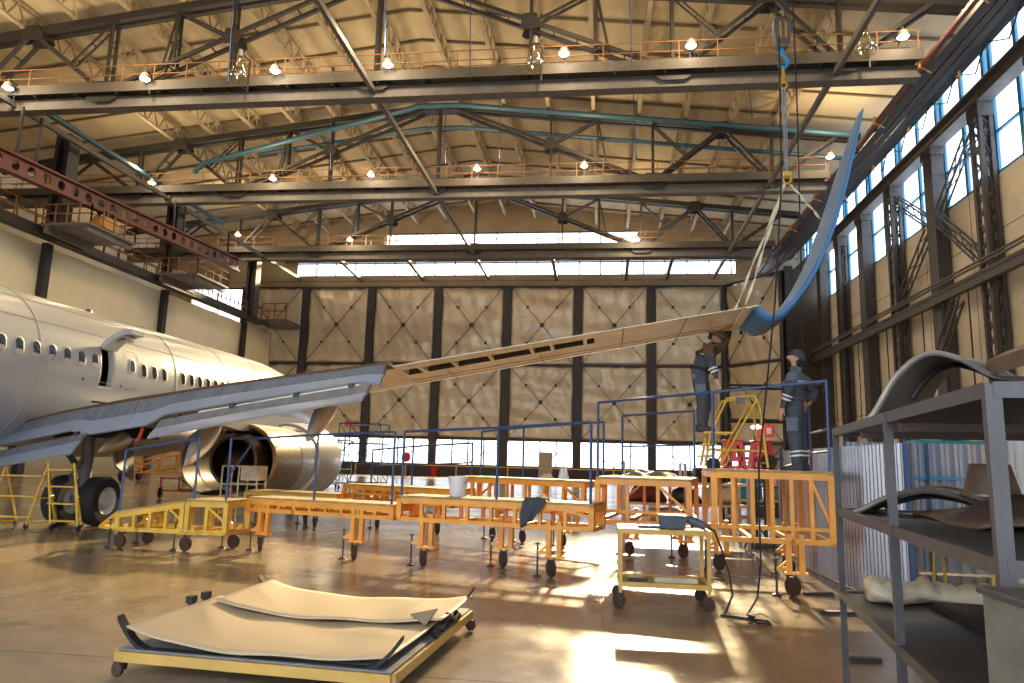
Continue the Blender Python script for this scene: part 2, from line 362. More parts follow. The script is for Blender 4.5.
# ================================================================== roof steel
TY = [35.5, 50.5, 66.6]
NX = [XC + 7.87*k for k in range(-3, 5)]          # bottom-chord nodes
BZ = 21.0
tname = ['nearest the camera', 'carrying the blue pipes', 'third towards the hangar doors', 'standing right above the hangar doors']
TRUSS = []
for k, Y in enumerate(TY):
    t = thing('roof_truss', 'dark riveted roof truss, %s, with orange handrail along its bottom chord' % tname[k], 'roof truss', (XC, Y, 20), 'roof trusses'); TRUSS.append(t)
    xl, xr = -48., (15.3 if k < 3 else 16.5)
    q = MB(); q.bx((xl, Y-.35, 20.72), (xr, Y+.35, 20.8)); q.bx((xl, Y-.35, 21.28), (xr, Y+.35, 21.35)); q.bx((xl, Y-.3, 20.8), (xr, Y-.2, 21.3)); q.bx((xl, Y+.2, 20.8), (xr, Y+.3, 21.3))
    q.build('bottom_chord', M['steel_l'], t)
    q = MB(); q.bx((xl, Y-.75, 21.72), (xr, Y+.75, 21.78)); q.bx((xl, Y-.8, 21.42), (xr, Y-.7, 21.98)); q.bx((xl, Y+.7, 21.42), (xr, Y+.8, 21.98))
    x = xl+1
    while x < xr: q.bx((x-.05, Y-.7, 21.35), (x+.05, Y+.7, 21.72)); x += 2.5
    q.build('catwalk', M['catwalk'], t)
    q = MB(); 
    for sy in (-.75, .75):
        x = xl+.4
        while x < xr: q.bar((x, Y+sy, 21.9), (x, Y+sy, 22.95), .045); x += 1.9
        for z in (22.4, 22.95): q.bar((xl, Y+sy, z), (xr, Y+sy, z), .04)
    q.build('handrail', M['orange_rail'], t)
    q = MB()
    for s in (-1, 1):
        e = -48.5 if s < 0 else 17.6
        for dy in (-.28, .28): q.bar((XC+s*1.6, Y+dy, RIDGE-.2), (e, Y+dy, chord_z(e)), .3, .42)
    q.bx((XC-1.7, Y-.43, RIDGE-.42), (XC+1.7, Y+.43, RIDGE+.02))
    q.build('top_chord', M['steel'], t)
    T = lambda x: Vector((x, Y, chord_z(x)-.15)); Bn = lambda x: Vector((x, Y, 21.6))
    def member(a, b, w, gap=.42, nm='web_member'):
        m_ = MB()
        for dy in (-gap, gap): m_.bar(Vector(a)+Vector((0,dy,0)), Vector(b)+Vector((0,dy,0)), w*.8, w*.7, up=(0,1,0))
        n = max(2, int((Vector(b)-Vector(a)).length/1.3))
        for i in range(1, n): 
            c = lerp(a, b, i/n); m_.box(c, (.07, gap*2, .07))
        m_.build(nm, M['steel'], t)
    def gusset(c, w=1.5, h=1.0):
        for dy in (-.50, .46):
            g = MB(); g.prism([(c[0]-w/2, Y+dy, c[2]-h*.3), (c[0]-w*.28, Y+dy, c[2]+h/2), (c[0]+w*.28, Y+dy, c[2]+h/2), (c[0]+w/2, Y+dy, c[2]-h*.3), (c[0]+w*.3, Y+dy, c[2]-h/2), (c[0]-w*.3, Y+dy, c[2]-h/2)], (0, .04, 0)); g.build('gusset_plate', M['steel'], t)
    S = 7.87
    # middle field: long raking members from the ridge, each with a mid-height gusset
    for s in (-1, 1):
        mid = lerp(T(XC+s*1.0), Bn(XC+s*S*2), .5)
        member(T(XC+s*1.0), Bn(XC+s*S*2), .26)
        gusset(mid, 1.1, .9)
        member(T(mid.x), Bn(mid.x), .18, .2, 'post')
        member(mid, T(XC+s*(S*1.5)), .16, .2, 'post')
        member(T(XC+s*S*1.5), Vector((XC+s*S*1.5, Y, lerp(mid, Bn(XC+s*S*2), .5).z)), .18, .2, 'post')
        gusset(Bn(XC+s*S*2), 1.9, 1.2)
        member(T(XC+s*S*2), Bn(XC+s*S*2), .2, .25, 'post')
        tn = T(XC+s*S*2.62); gusset(tn, 1.5, .9)
        member(Bn(XC+s*S*2), tn, .26); member(tn, Bn(XC+s*S*3.05), .24)
        gusset(Bn(XC+s*S*3.05), 1.5, 1.)
        member(T(XC+s*S*3.05), Bn(XC+s*S*3.05), .18, .2, 'post')
        x2 = XC+s*S*3.6
        if s > 0: x2 = 16.
        member(Bn(XC+s*S*3.05), T(x2), .24)
        member(lerp(T(XC+s*1.0), Bn(XC+s*S*2), .78), T(XC+s*S*1.5), .12, .2)
        member(lerp(Bn(XC+s*S*2), tn, .5), T(XC+s*S*2), .12, .2)
        if s < 0: 
            member(T(x2), Bn(XC-S*4.1), .22); member(T(XC-S*4.1), Bn(XC-S*4.1), .18, .2, 'post')
    member(T(XC), Bn(XC), .2, .25, 'post'); gusset(Bn(XC), 1.7, 1.1)
# blue pipes along the second truss
q = MB(); Y = TY[1]-.75
for dz, r_ in ((.1, .2),):
    q.path([at(202, 166, Y=Y)+Vector((-.6,0,-.5)), at(205, 163, Y=Y), (XC-1.5, Y, RIDGE-.25), (XC+1.5, Y, RIDGE-.25), (17.2, Y, chord_z(17.2)-.1)], r_, 10)
tag(q.build('overhead_pipe', M['pipeblue'], smooth=True), 'thick blue pipe bent over the ridge along the second truss', 'pipe')
q = MB(); q.path([(-27, Y+1.6, chord_z(-27)-1.3), (XC-1.5, Y+1.6, RIDGE-1.25), (XC+1.5, Y+1.6, RIDGE-1.25), (17.2, Y+1.6, chord_z(17.2)-1.15)], .15, 10)
tag(q.build('overhead_pipe', M['pipeblue'], smooth=True), 'thinner blue pipe running just below the thick bent one', 'pipe')
q = MB(); q.path([(-34.5, 36, 22.4), (-34.5, 60, 22.4)], .2, 10)
tag(q.build('overhead_pipe', M['pipeblue'], smooth=True), 'straight blue pipe along the top of the left aisle', 'pipe')
# purlins run the length of the hangar under the boards
xs = [XC + 1.62*(1 if i % 2 == 0 else -1) + 3.28*((i//2)*(1 if i % 2 == 0 else -1)) for i in range(16)]
xs = sorted(x for x in xs if XL+.4 < x < XR)
for i, x in enumerate(xs):
    z = chord_z(x) + .35; zt = roof_z(x) - .18
    q = MB(); q.bx((x-.13, 18, z-.07), (x+.13, YB-.1, z+.07)); q.bx((x-.13, 18, zt-.07), (x+.13, YB-.1, zt+.07))
    y = 18.; up = False
    while y < YB-1.4:
        q.bar((x, y, zt if up else z), (x, y+.72, z if up else zt), .09, .09, up=(1,0,0)); up = not up; y += .72
    side = 'left' if x < XC else 'right'
    n = sum(1 for v in xs if (v < XC) == (x < XC) and abs(v-XC) < abs(x-XC))
    o = q.build('roof_purlin', M['purlin']); tag(o, 'cream lattice purlin under the boards, %s from the ridge on the %s slope' % (ORD[n], side), 'purlin', 'roof purlins')
# long ties between the trusses at bottom-chord level
for i, x in enumerate((-33.5, XC, 11.3)):
    q = MB(); q.bar((x, TY[0]-15, 21.1), (x, YB-.2, 21.1), .22, .3)
    for y in TY[1:3]: q.box((x, y, 21.1), (.5, 1.0, .3))
    o = q.build('tie_beam', M['steel_l']); tag(o, 'pale steel tie running from truss to truss, ' + ['over the left walkway', 'under the ridge', 'near the crane runway'][i], 'tie beam', 'ties between the trusses')
for i, x in enumerate((-26.5, -19.5, -5, 2.3, 6.5)):
    q = MB(); q.bar((x, TY[2], 21.5), (x, YB-.2, 21.0), .3, .36)
    o = q.build('tie_beam', M['steel_l']); tag(o, 'short pale tie in front of the clerestory window, %s of five from the left' % ORD[i], 'tie beam', 'ties between the trusses')
for i, (z, x0) in enumerate(((23.1, -34),)):
    q = MB(); q.bx((-35, YB-1.6, 22.7), (15, YB-1.3, 23.05)); q.bar((-20, YB-1.4, 22.8), (-13, TY[2]+.5, 21.4), .14); q.bar((-5, YB-1.4, 22.8), (2, TY[2]+.5, 21.4), .14); q.bar((9, YB-1.4, 22.8), (2.6, TY[2]+.5, 21.4), .14)
    o = q.build('wind_girder', M['steel']); tag(o, 'horizontal wind girder crossing the clerestory window', 'girder')
# thin blue/grey drop rods
k = 0
for (px, py, Y) in ((470,70,33), (632,62,33), (385,52,33), (228,78,33), (500,166,46), (636,156,46), (445,160,46), (752,112,46), (330,165,46)):
    p = at(px, py, Y=Y); zt = roof_z(p.x-.25) - .012; a = Vector((p.x-.25, Y, zt))
    q = MB(); q.tube(a, p, .028); q.tube(p+Vector((0,0,-.25)), p, .06); q.tube(a+Vector((0,0,-.3)), a, .1)
    o = q.build('drop_rod', M['bluetube']); k += 1
    tag(o, 'thin blue roof rod ' + ('in front of the nearest truss' if Y == 33 else 'behind the nearest truss') + ', ' + {470:'near the middle',632:'farthest right',385:'left of the middle one',228:'farthest left',500:'under the ridge',636:'right of the ridge',445:'left of the ridge',752:'farthest right',330:'farthest left'}[px], 'rod', 'rods hanging under the roof')
# ------------------------------------------------------------------ lamps on the catwalk rails
def lamp(loc, label):
    x, y, z = loc
    t = thing('catwalk_lamp', label, 'lamp', loc, 'lit lamps on the catwalk rails')
    q = MB(); q.lathe([(.05, .34), (.2, .3), (.28, .06), (.29, 0), (.27, 0), (.25, .05)], (x, y, z), n=16); q.build('housing', M['steel_l'], t, smooth=True)
    q = MB(); q.lathe([(.0, -.09), (.18, -.07), (.26, 0), (.25, .05), (0, .05)], (x, y, z), n=16); q.build('lens', M['lampglass'], t, smooth=True)
    q = MB(); q.tube((x, y, z+.3), (x, y, z+.55), .05); q.bar((x, y, z+.5), (x, y+.5, z+.5), .06); q.bar((x, y+.5, z-.6), (x, y+.5, z+.5), .06); q.build('bracket', M['steel'], t)
    L = bpy.data.lights.new('lamp_light', 'POINT'); L.energy = 560; L.color = (1, .78, .48); L.shadow_soft_size = .4
    lo = bpy.data.objects.new('lamp_light', L); C.objects.link(lo); lo.parent = t; lo.location = (0, -1.8, .6)
for k, (px, py) in enumerate(((8,88),(145,79),(275,71),(388,65),(564,54),(691,46),(903,37))):
    lamp(at(px, py, Y=TY[0]-1.25), 'lit lamp on the rail of the nearest truss, %s from the left' % ORD[k])
for k, (px, py) in enumerate(((152,183),(273,179),(371,175),(477,169),(584,166),(830,157))):
    lamp(at(px, py, Y=TY[1]-1.25), 'lit lamp on the rail of the truss with blue pipes, %s from the left' % ORD[k])
for k, (px, py) in enumerate(((238,235),(350,240),(637,240))):
    lamp(at(px, py, Y=TY[2]-1.25), 'lit lamp on the rail of the third truss, %s from the left' % ORD[k])
# big clear bell lamps
for k, (px, py) in enumerate(((239,72),(535,60),(866,45))):
    p = at(px, py, Y=TY[0]-1.3)
    t = thing('bell_lamp', 'unlit clear bell lamp standing on the nearest catwalk, ' + ['under the left half', 'near the centre', 'far right beside the crane runway'][k], 'lamp', p, 'bell lamps on the nearest catwalk')
    q = MB(); q.lathe([(.1, .95), (.16, .6), (.42, .1), (.5, -.2), (.42, -.45), (.2, -.6), (0, -.62)], p, n=20); q.build('glass_bell', M['clear'], t, smooth=True)
    q = MB(); q.lathe([(0, 1.3), (.12, 1.28), (.13, .9), (0, .9)], p, n=12); q.build('cap', M['steel_l'], t)
    q = MB(); q.bar(p+Vector((.3,.5,-.9)), p+Vector((.3,.5,.9)), .08); q.bar(p+Vector((.3,.5,.9)), p+Vector((0,0,1.2)), .06); q.build('bracket', M['steel'], t)
# ------------------------------------------------------------------ columns of the right wall
def latt_face(q, c, hw, hd, z0, z1, step=1.5):
    x, y = c
    z = z0; s = 1
    while z < z1-.2:
        z2 = min(z+step*.5, z1)
        for dx in (-hd, hd): q.bar((x+dx, y-hw*s, z), (x+dx, y+hw*s, z2), .05, .14, up=(0,1,0))
        for dy in (-hw, hw): q.bar((x-hd*s, y+dy, z), (x+hd*s, y+dy, z2), .14, .05, up=(1,0,0))
        s = -s; z = z2
n = len(COLY)
for i, y in enumerate(COLY):
    x = XR - .45
    far = ORD[n-1-i]
    if i % 2 == 1:
        t = thing('lattice_column', 'open lattice steel column by the window wall, %s of the columns counted from the hangar doors' % far, 'column', (x, y, 0), 'columns of the window wall')
        for dx in (-.26, .26):
            for dy in (-.42, .42):
                q = MB(); q.bx((x+dx-.1, y+dy-.13, 0), (x+dx+.1, y+dy+.13, 21)); q.build('corner_angle', M['column'], t)
        q = MB(); latt_face(q, (x, y), .42, .26, .3, 20.3, 1.7); q.build('lacing', M['column'], t)
        q = MB(); q.bx((x-.4, y-.6, 20.3), (x+.4, y+.6, 21.05)); q.bx((x-.43, y-.75, 0), (x+.43, y+.75, .12)); q.build('cap_plate', M['column'], t)
    else:
        t = thing('box_column', 'solid plated steel column by the window wall, %s of the columns counted from the hangar doors' % far, 'column', (x, y, 0), 'columns of the window wall')
        q = MB(); q.bx((x-.36, y-.58, 0), (x+.36, y+.58, 21)); q.build('shaft', M['column'], t)
        z = 1.8
        q = MB()
        while z < 20.5: q.bx((x-.39, y-.61, z-.03), (x+.39, y+.61, z+.03)); z += 2.2
        q.bx((x-.43, y-.7, 20.6), (x+.43, y+.7, 21.05)); q.build('band_plate', M['column'], t)
def lattice_brace(a, b, label, w=.30):
    a = Vector(a); b = Vector(b); d = (b-a).normalized(); sd = d.cross(Vector((1,0,0))).normalized()*w
    t = thing('cross_brace', label, 'brace', a, 'lattice braces of the window wall')
    for s, nm in ((-1, 'lower_angle'), (1, 'upper_angle')):
        q = MB()
        for dx in (-.14, .14): q.bar(a+sd*s+Vector((dx,0,0)), b+sd*s+Vector((dx,0,0)), .085)
        q.build(nm, M['column'], t)
    q = MB(); n = int((b-a).length/1.0); s = 1
    for i in range(n):
        for dx in (-.14, .14): q.bar(lerp(a, b, i/n)+sd*s+Vector((dx,0,0)), lerp(a, b, (i+1)/n)-sd*s+Vector((dx,0,0)), .05)
        s = -s
    q.build('lacing', M['column'], t)
xb = XR - .6; c7, c8, c9 = COLY[7]+.95, COLY[8], COLY[9]-.95
lattice_brace((xb, c7, 13.1), (xb, c8-.85, 16.3), 'lattice brace rising from the near lattice column to the plated one above the walkway')
lattice_brace((xb, c9, 19.9), (xb, c8+.85, 16.9), 'lattice brace falling from the far lattice column towards the plated one')
lattice_brace((xb, c7, 19.9), (xb, c8-.85, 17.0), 'lattice brace falling from the near lattice column top across the windows')
lattice_brace((xb, c9, 13.1), (xb, c8+.85, 16.2), 'lattice brace crossing the beige panel on the far side of the plated column')
lattice_brace((XR-1.75, c7, 10.8), (XR-1.75, c9, .2), 'long lattice brace sloping down to the floor below the walkway')
# wall walkway beam
t = thing('wall_walkway', 'dark horizontal walkway beam with pipes along the window wall', 'walkway', (XR-1.1, 40, 11.5))
q = MB(); q.bx((XR-1.3, YF, 11.3), (XR-.95, YB-4, 11.75)); q.bx((XR-1.35, YF, 11.72), (XR-.92, YB-4, 11.8)); q.build('beam', M['column'], t)
q = MB()
for dx, z in ((1.3, 12.25), (1.05, 12.0), (1.2, 12.5)): q.tube((XR-dx, YF, z), (XR-dx, YB-4, z), .07, 6)
q.build('pipe', M['steel_l'], t)
q = MB(); y = 12.
while y < YB-5: q.bar((XR-1.1, y, 5.2), (XR-1.1, y, 11.3), .06); y += 2.85
q.build('hanger', M['dark'], t)
# light beam on the column tops
q = MB(); q.bx((XR-.9, YF, 21.08), (XR-.1, YB, 21.25)); q.bx((XR-.55, YF, 21.25), (XR-.4, YB, 21.9)); q.bx((XR-.9, YF, 21.9), (XR-.1, YB, 22.02))
tag(q.build('crane_beam', M['steel_l']), 'pale girder resting on the column tops along the windows', 'girder')
# crane runway : bundle of dark longitudinal girders
t = thing('crane_runway', 'dark bundle of crane runway girders running along the right side under the roof', 'crane runway', (17, 40, 21))
for i, (x, z, w, h) in enumerate(((15.3, 21.2, .14, .14), (16.0, 21.55, .3, .45), (16.8, 21.9, .22, .5), (17.5, 22.2, .25, .5), (18.2, 22.95, .3, .6), (18.75, 23.1, .3, .5), (19.15, 23.6, .2, .3))):
    q = MB(); q.bx((x-w/2, YF+.1, z-h/2), (x+w/2, YB-.5, z+h/2)); q.bx((x-w*.8, YF+.1, z+h/2-.06), (x+w*.8, YB-.5, z+h/2+.02)); q.bx((x-w*.8, YF+.1, z-h/2-.02), (x+w*.8, YB-.5, z-h/2+.06))
    q.build('girder', M['steel'] if i else M['redbeam'], t)
q = MB(); y = 20.
while y < YB-2:
    q.bar((15.3, y, 21.15), (18.7, y, 23.0), .12); q.bar((16.0, y, 21.6), (17.5, y+3.2, 22.2), .08); q.bar((18.75, y, 22.9), (19.0, y+1.6, 22.1), .06); q.bar((18.75, y+3.2, 22.9), (19.0, y+1.6, 22.1), .06); y += 3.2
q.build('cross_member', M['dark'], t)
for x, z in ((16.4, 21.4), (17.1, 22.6)):
    q = MB(); q.tube((x, YF+.1, z), (x, YB-1, z), .06, 6); q.build('conductor_bar', M['redbeam'], t)
for i, y in enumerate((24, 29.5, 35, 41, 47, 53, 60)):
    q = MB(); q.box((15.2, y, 21.3), (.16, .2, .4)); q.tube((15.3, y, 21.1), (15.8, y+.3, 21.0), .03); q.build('bracket', mat('amber_bracket', (.60,.30,.05), .5) if i == 0 else bpy.data.materials['amber_bracket'], t)
for i, y in enumerate((26, 32, 38.5, 45, 51, 57)):
    q = MB(); q.box((18.6, y, 22.6), (.14, .2, .35)); q.build('bracket', bpy.data.materials['amber_bracket'], t)
# end column beside the angled door leaf
q = MB(); q.bx((16.9, 69.4, 0), (17.6, 70.1, 20.6)); o = q.build('box_column', M['dark']); tag(o, 'thin dark post where the angled hangar door leaf ends', 'column')
q = MB(); q.bx((17.6, 70.1, 0), (XR, 70.3, 20.5)); struct(q, 'trim_2', mat('brown_panel', (.10,.075,.055), .8, 0, .2, .8), 'narrow brown wall panel between the door leaves and the window wall', 'panel')
# ------------------------------------------------------------------ left side : walkway, landing platforms, posts, red perforated girder
xw = -34.6
t = thing('side_walkway', 'steel walkway with rust orange handrails above the cream curtain', 'walkway', (xw, 45, 15.5))
q = MB(); q.bx((xw-1.6, 20, 15.15), (xw-.2, 71.5, 15.3)); q.bx((xw-.3, 20, 14.9), (xw-.15, 71.5, 15.4)); q.build('deck', M['steel'], t)
q = MB(); y = 20.
while y < 71.5: q.bar((xw-.2, y, 15.3), (xw-.2, y, 16.6), .07); q.bar((xw-1.5, y, 15.3), (xw-1.5, y, 16.6), .07); y += 1.6
for z in (15.95, 16.6):
    for x in (xw-.2, xw-1.5): q.bar((x, 20, z), (x, 71.5, z), .06)
q.build('handrail', M['orange_rail'], t)
for i, (y0, y1) in enumerate(((39.4, 43.8), (51.4, 56.2))):
    t = thing('landing_platform', ['hanging grey landing beside the first left post under the red girder', 'hanging grey landing beside the second left post farther back'][i], 'platform', (-33, y0, 15.3), 'landings on the left side')
    q = MB(); q.bx((-34.6, y0, 15.35), (-31.2, y1, 15.5)); q.bx((-34.4, y0+.1, 14.9), (-34.1, y1-.1, 15.35)); q.bx((-31.7, y0+.1, 15.0), (-31.4, y1-.1, 15.35)); q.build('deck', M['steel_l'], t)
    q = MB()
    for a, b_ in (((-31.25, y0+.05), (-31.25, y1-.05)), ((-34.5, y1-.05), (-31.25, y1-.05)), ((-34.5, y0+.05), (-31.25, y0+.05))):
        a = Vector((*a, 15.5)); b_ = Vector((*b_, 15.5)); n = 4
        for k in range(n+1): q.bar(lerp(a, b_, k/n), lerp(a, b_, k/n)+Vector((0,0,1.2)), .07)
        for z in (.6, 1.2): q.bar(a+Vector((0,0,z)), b_+Vector((0,0,z)), .06)
    q.build('handrail', M['orange_rail'], t)
for i, y in enumerate((41.2, 53.6, 67.5)):
    x = -34.9; t = thing('box_column', ['short dark column behind the first left landing', 'short dark column behind the second left landing', 'short dark column near the far left corner'][i], 'column', (x, y, 15.3), 'left side columns')
    q = MB(); q.bx((x-.5, y-.5, 15.3), (x-.25, y+.5, 22.)); q.bx((x+.25, y-.5, 15.3), (x+.5, y+.5, 22.)); q.build('flange', M['dark'], t)
    q = MB(); q.bx((x-.25, y-.1, 15.3), (x+.25, y+.1, 22.)); q.build('web', M['steel'], t)
# red girder with round holes, made as a real perforated web
t = thing('monorail_girder', 'oxide red girder with a row of round holes hanging along the left side', 'girder', (-32.6, 45, 18))
def girder_z(y): return 17.25 + (y-34)*.045
q = MB()
y0, y1 = 26., 60.; n = int((y1-y0)/1.15)
for i in range(n):
    ya = y0+(y1-y0)*i/n; yb = y0+(y1-y0)*(i+1)/n; yc = (ya+yb)/2; zc = girder_z(yc); Hh = .52
    ring = [(yc+  .30*math.cos(2*PI*k/16+PI/16), zc+.30*math.sin(2*PI*k/16+PI/16)) for k in range(16)]
    outer = []
    for (yy, zz) in ring:
        dy, dz = yy-yc, zz-zc; s = min((yb-ya)/2/abs(dy) if abs(dy) > 1e-4 else 9, Hh/abs(dz) if abs(dz) > 1e-4 else 9); outer.append((yc+dy*s, zc+dz*s))
    V = [(-32.6, a, b_) for a, b_ in ring] + [(-32.6, a, b_) for a, b_ in outer] + [(-32.54, a, b_) for a, b_ in ring] + [(-32.54, a, b_) for a, b_ in outer]
    F = []
    for k in range(16):
        k2 = (k+1) % 16; F += [(k, k2, 16+k2, 16+k), (32+k, 48+k, 48+k2, 32+k2), (k, 32+k, 32+k2, k2)]
    q.add(V, F)
q.build('perforated_web', M['redbeam'], t, fix=False)
for nm, dz in (('top_flange', .52), ('bottom_flange', -.52)):
    q = MB(); q.bar((-32.57, y0, girder_z(y0)+dz), (-32.57, y1, girder_z(y1)+dz), .5, .12); q.build(nm, M['redbeam'], t)
for y in (34.8, 36.2, 49.8, 51.2, 58):
    q = MB(); q.bar((-32.57, y, girder_z(y)+.5), (-32.57, y, 20.75), .12); q.build('hanger', M['steel'], t)
t = thing('monorail_hoist', 'amber hoist trolley hanging under the red perforated girder', 'hoist', (-32.5, 42.4, 16.4))
zz = girder_z(42.4)-.7
q = MB(); q.bx((-32.95, 41.9, zz-.95), (-32.15, 43.1, zz-.15)); q.lathe([(0, -1.1), (.36, -1.1), (.36, .5), (0, .5)], (-32.5, 42.6, zz-.6), (0,1,0), 14); q.build('body', bpy.data.materials['amber_bracket'], t, bevel=.04)
for x in (-32.9, -32.3):
    for y in (42.0, 42.7): q = MB(); q.bx((x, y, zz-.15), (x+.1, y+.3, zz+.3)); q.build('trolley_arm', M['dark'], t)
# small corner gallery at the far left of the doors
t = thing('corner_gallery', 'small railed gallery on a ledge at the far left corner of the doors', 'gallery', (-35.5, 74, 15.6))
q = MB(); q.bx((-36.2, 72, 15.4), (-33.2, YB-.5, 15.9)); q.build('deck', M['steel_l'], t)
q = MB()
for x in (-36, -34.6, -33.3): q.bar((x, 72.1, 15.9), (x, 72.1, 17.6), .08)
for z in (16.8, 17.6): q.bar((-36, 72.1, z), (-33.3, 72.1, z), .08)
q.build('handrail', M['orange_rail'], t)
# ================================================================== the airliner (nose towards the hangar doors)
FX, FZ, FR = -15.08, 3.8, 1.88
plane = thing('airliner', 'white twin-engine airliner on its wheels with one stripped wing lifted by slings', 'airplane', (FX, 17, 0))
ANG = [-90, -76, -62, -48, -36, -26, -19, -12.3, -4, 4, 11, 18.6, 26, 36, 48, 60, 72, 84, 96, 110, 124, 138, 152, 166, 180, 194, 208, 222, 236, 250]
def fus_ring(y, r_, zc):
    out = []
    for a in ANG:
        a = R(a); z = math.sin(a)*r_
        if z < 0: z *= 1.10
        out.append((FX+math.cos(a)*r_, y, zc+z))
    return out
ST = [(-3.2,.18,4.95),(-1,.62,4.75),(2,1.1,4.45),(5,1.5,4.15),(8,1.78,3.9),(11,1.88,3.8),(14,1.88,3.8),(16,1.88,3.8),(17.73,1.88,3.8),(18.23,1.88,3.8),(20,1.88,3.8),(22,1.88,3.8),
      (25,1.88,3.8),(27.5,1.88,3.8),(29.5,1.87,3.78),(31.3,1.75,3.72),(32.8,1.52,3.6),(34.0,1.22,3.45),(35.0,.86,3.3),(35.7,.48,3.18),(36.0,.12,3.12)]
i0 = [s[0] for s in ST].index(17.73); j0, j1 = ANG.index(-12.3), ANG.index(18.6)
q = MB(); q.loft([fus_ring(*s) for s in ST], skip={(i0, j) for j in range(j0, j1)})
fus = q.build('fuselage', M['white'], plane, smooth='all')
# panel joints and a lower fairing
q = MB()
for y in (10.2, 12.6, 15.6, 21.2, 24.5, 27.2):
    P = [Vector((FX+math.cos(R(a))*(FR+.004), y, FZ+math.sin(R(a))*(FR+.004)*(1.1 if a < 0 else 1))) for a in range(-60, 100, 4)]
    q.path(P, .008, 4)
for a in (-8.5, 30, 52): q.tube((FX+math.cos(R(a))*(FR+.003), 8.5, FZ+math.sin(R(a))*(FR+.003)*(1.1 if a < 0 else 1)), (FX+math.cos(R(a))*(FR+.003), 29, FZ+math.sin(R(a))*(FR+.003)*(1.1 if a < 0 else 1)), .006, 4)
q.build('skin_joint', mat('skin_joint', (.42,.42,.42), .5), plane)
q = MB(); rings = []
for y, w, zb in ((16.3,.2,2.2),(17.3,1.5,1.75),(18.6,2.0,1.55),(20,2.1,1.5),(22.5,1.9,1.55),(24.5,1.2,1.9),(25.5,.3,2.2)):
    rings.append([(FX+w*math.cos(R(a)), y, 2.45+(2.45-zb)*math.sin(R(a))) for a in range(180, 361, 15)] + [(FX+w*.8, y, 2.7), (FX-w*.8, y, 2.7)])
q.loft(rings); q.build('belly_fairing', mat('belly_grey', (.52,.47,.40), .4, 0, .1, 1), plane, smooth='all')
def skin_pt(y, z, off=0.):
    dz = z-FZ; s = 1.1 if dz < 0 else 1.; a = math.asin(max(-1, min(1, dz/(FR*s)))); return Vector((FX+math.cos(a)*(FR+off), y, FZ+math.sin(a)*(FR+off)*s))
def rrect(y, z, w, h, r_, off, n=5):
    P = []
    for cx_, cz_, a0 in ((w/2-r_, h/2-r_, 0), (-w/2+r_, h/2-r_, 90), (-w/2+r_, -h/2+r_, 180), (w/2-r_, -h/2+r_, 270)):
        for k in range(n): a = R(a0+90*k/(n-1)); P.append(skin_pt(y+cx_+r_*math.cos(a), z+cz_+r_*math.sin(a), off))
    return P
def band(q, A, B):
    n = len(A); q.add(A+B, [(i, (i+1)%n, (i+1)%n+n, i+n) for i in range(n)])
M['wpane'] = mat('cabin_window_pane', (.035,.035,.04), .12)
M['wframe'] = mat('cabin_window_frame', (.55,.52,.47), .4)
wy = [11.4, 11.9, 12.4, 12.9, 13.4, 13.9] + [14.42+.508*k for k in range(7)] + [19.55, 20.05, 20.55, 21.55, 22.05] + [22.55+.508*k for k in range(13)]
shade = {14.42, 14.928}
for k, y in enumerate(wy):
    z = 4.02
    q = MB(); q.add(rrect(y, z, .235, .36, .1, .006), [tuple(range(20))]); q.mi = 1; band(q, rrect(y, z, .30, .43, .13, .004), rrect(y, z, .235, .36, .1, .012)); 
    if 3 < k < 13: q.mi = 2; P = [p for p in rrect(y, z-.11-.02*(k % 3), .22, .12, .05, .010)]; q.add(P, [tuple(range(20))])
    q.build('cabin_window', [M['wpane'], M['wframe'], M['white']], plane, fix=False)
# closed overwing exit
q = MB(); band(q, rrect(19.0, 3.95, .56, 1.04, .16, .004), rrect(19.0, 3.95, .62, 1.10, .18, .004)); ex = q.build('overwing_exit', mat('exit_outline', (.33,.33,.33), .5), plane, fix=False)
q = MB(); q.add(rrect(19.02, 4.08, .2, .33, .09, .012), [tuple(range(20))]); q.mi = 1; band(q, rrect(19.02, 4.08, .27, .42, .12, .008), rrect(19.02, 4.08, .2, .33, .09, .014)); q.build('exit_window', [M['wpane'], M['wframe']], ex, fix=False)
# open overwing exit: frame around the hole, dark cabin lining, door swung up
q = MB()
for r_ in (0,):
    A = [skin_pt(17.73, z) for z in (3.4, 3.7, 4.0, 4.2, 4.4)]; B = [skin_pt(18.23, z) for z in (3.4, 3.7, 4.0, 4.2, 4.4)]
    lp = A + B[::-1]; inn = [p+Vector((-.16, 0, 0)) for p in lp]; band(q, lp, inn)
    o2 = [skin_pt(17.68, z, .012) for z in (3.35, 3.7, 4.0, 4.2, 4.45)] + [skin_pt(18.28, z, .012) for z in (4.45, 4.2, 4.0, 3.7, 3.35)]; band(q, o2, lp)
fr = q.build('exit_opening', M['wframe'], plane, fix=False)
q = MB()
q.bx((-13.9, 17.7, 2.95), (-13.35, 18.3, 3.38)); q.bx((-13.95, 17.3, 3.4), (-13.8, 18.2, 4.3)); q.build('cabin_lining', mat('cabin_dark', (.02,.02,.025), .7), fr)
q = MB(); P = []
hinge = skin_pt(17.98, 4.45, .02)
for i in range(9):
    a = R(62 - 62*i/8*1.0); row = []
    d = Vector((math.cos(R(58-6.5*i)), 0, math.sin(R(58-6.5*i))))*.125
    hinge2 = (hinge if i == 0 else last+d); last = hinge2
    for y in (17.70, 17.84, 18.12, 18.26): row.append(hinge2 + Vector((0, y-17.98, 0)))
    P.append([tuple(r_) for r_ in (Vector((0,17.98,0))*0 + v + Vector((0,0,0)) for v in row)])
q.sheet(P, .13); dr = q.build('exit_door', M['white'], plane, smooth=True)
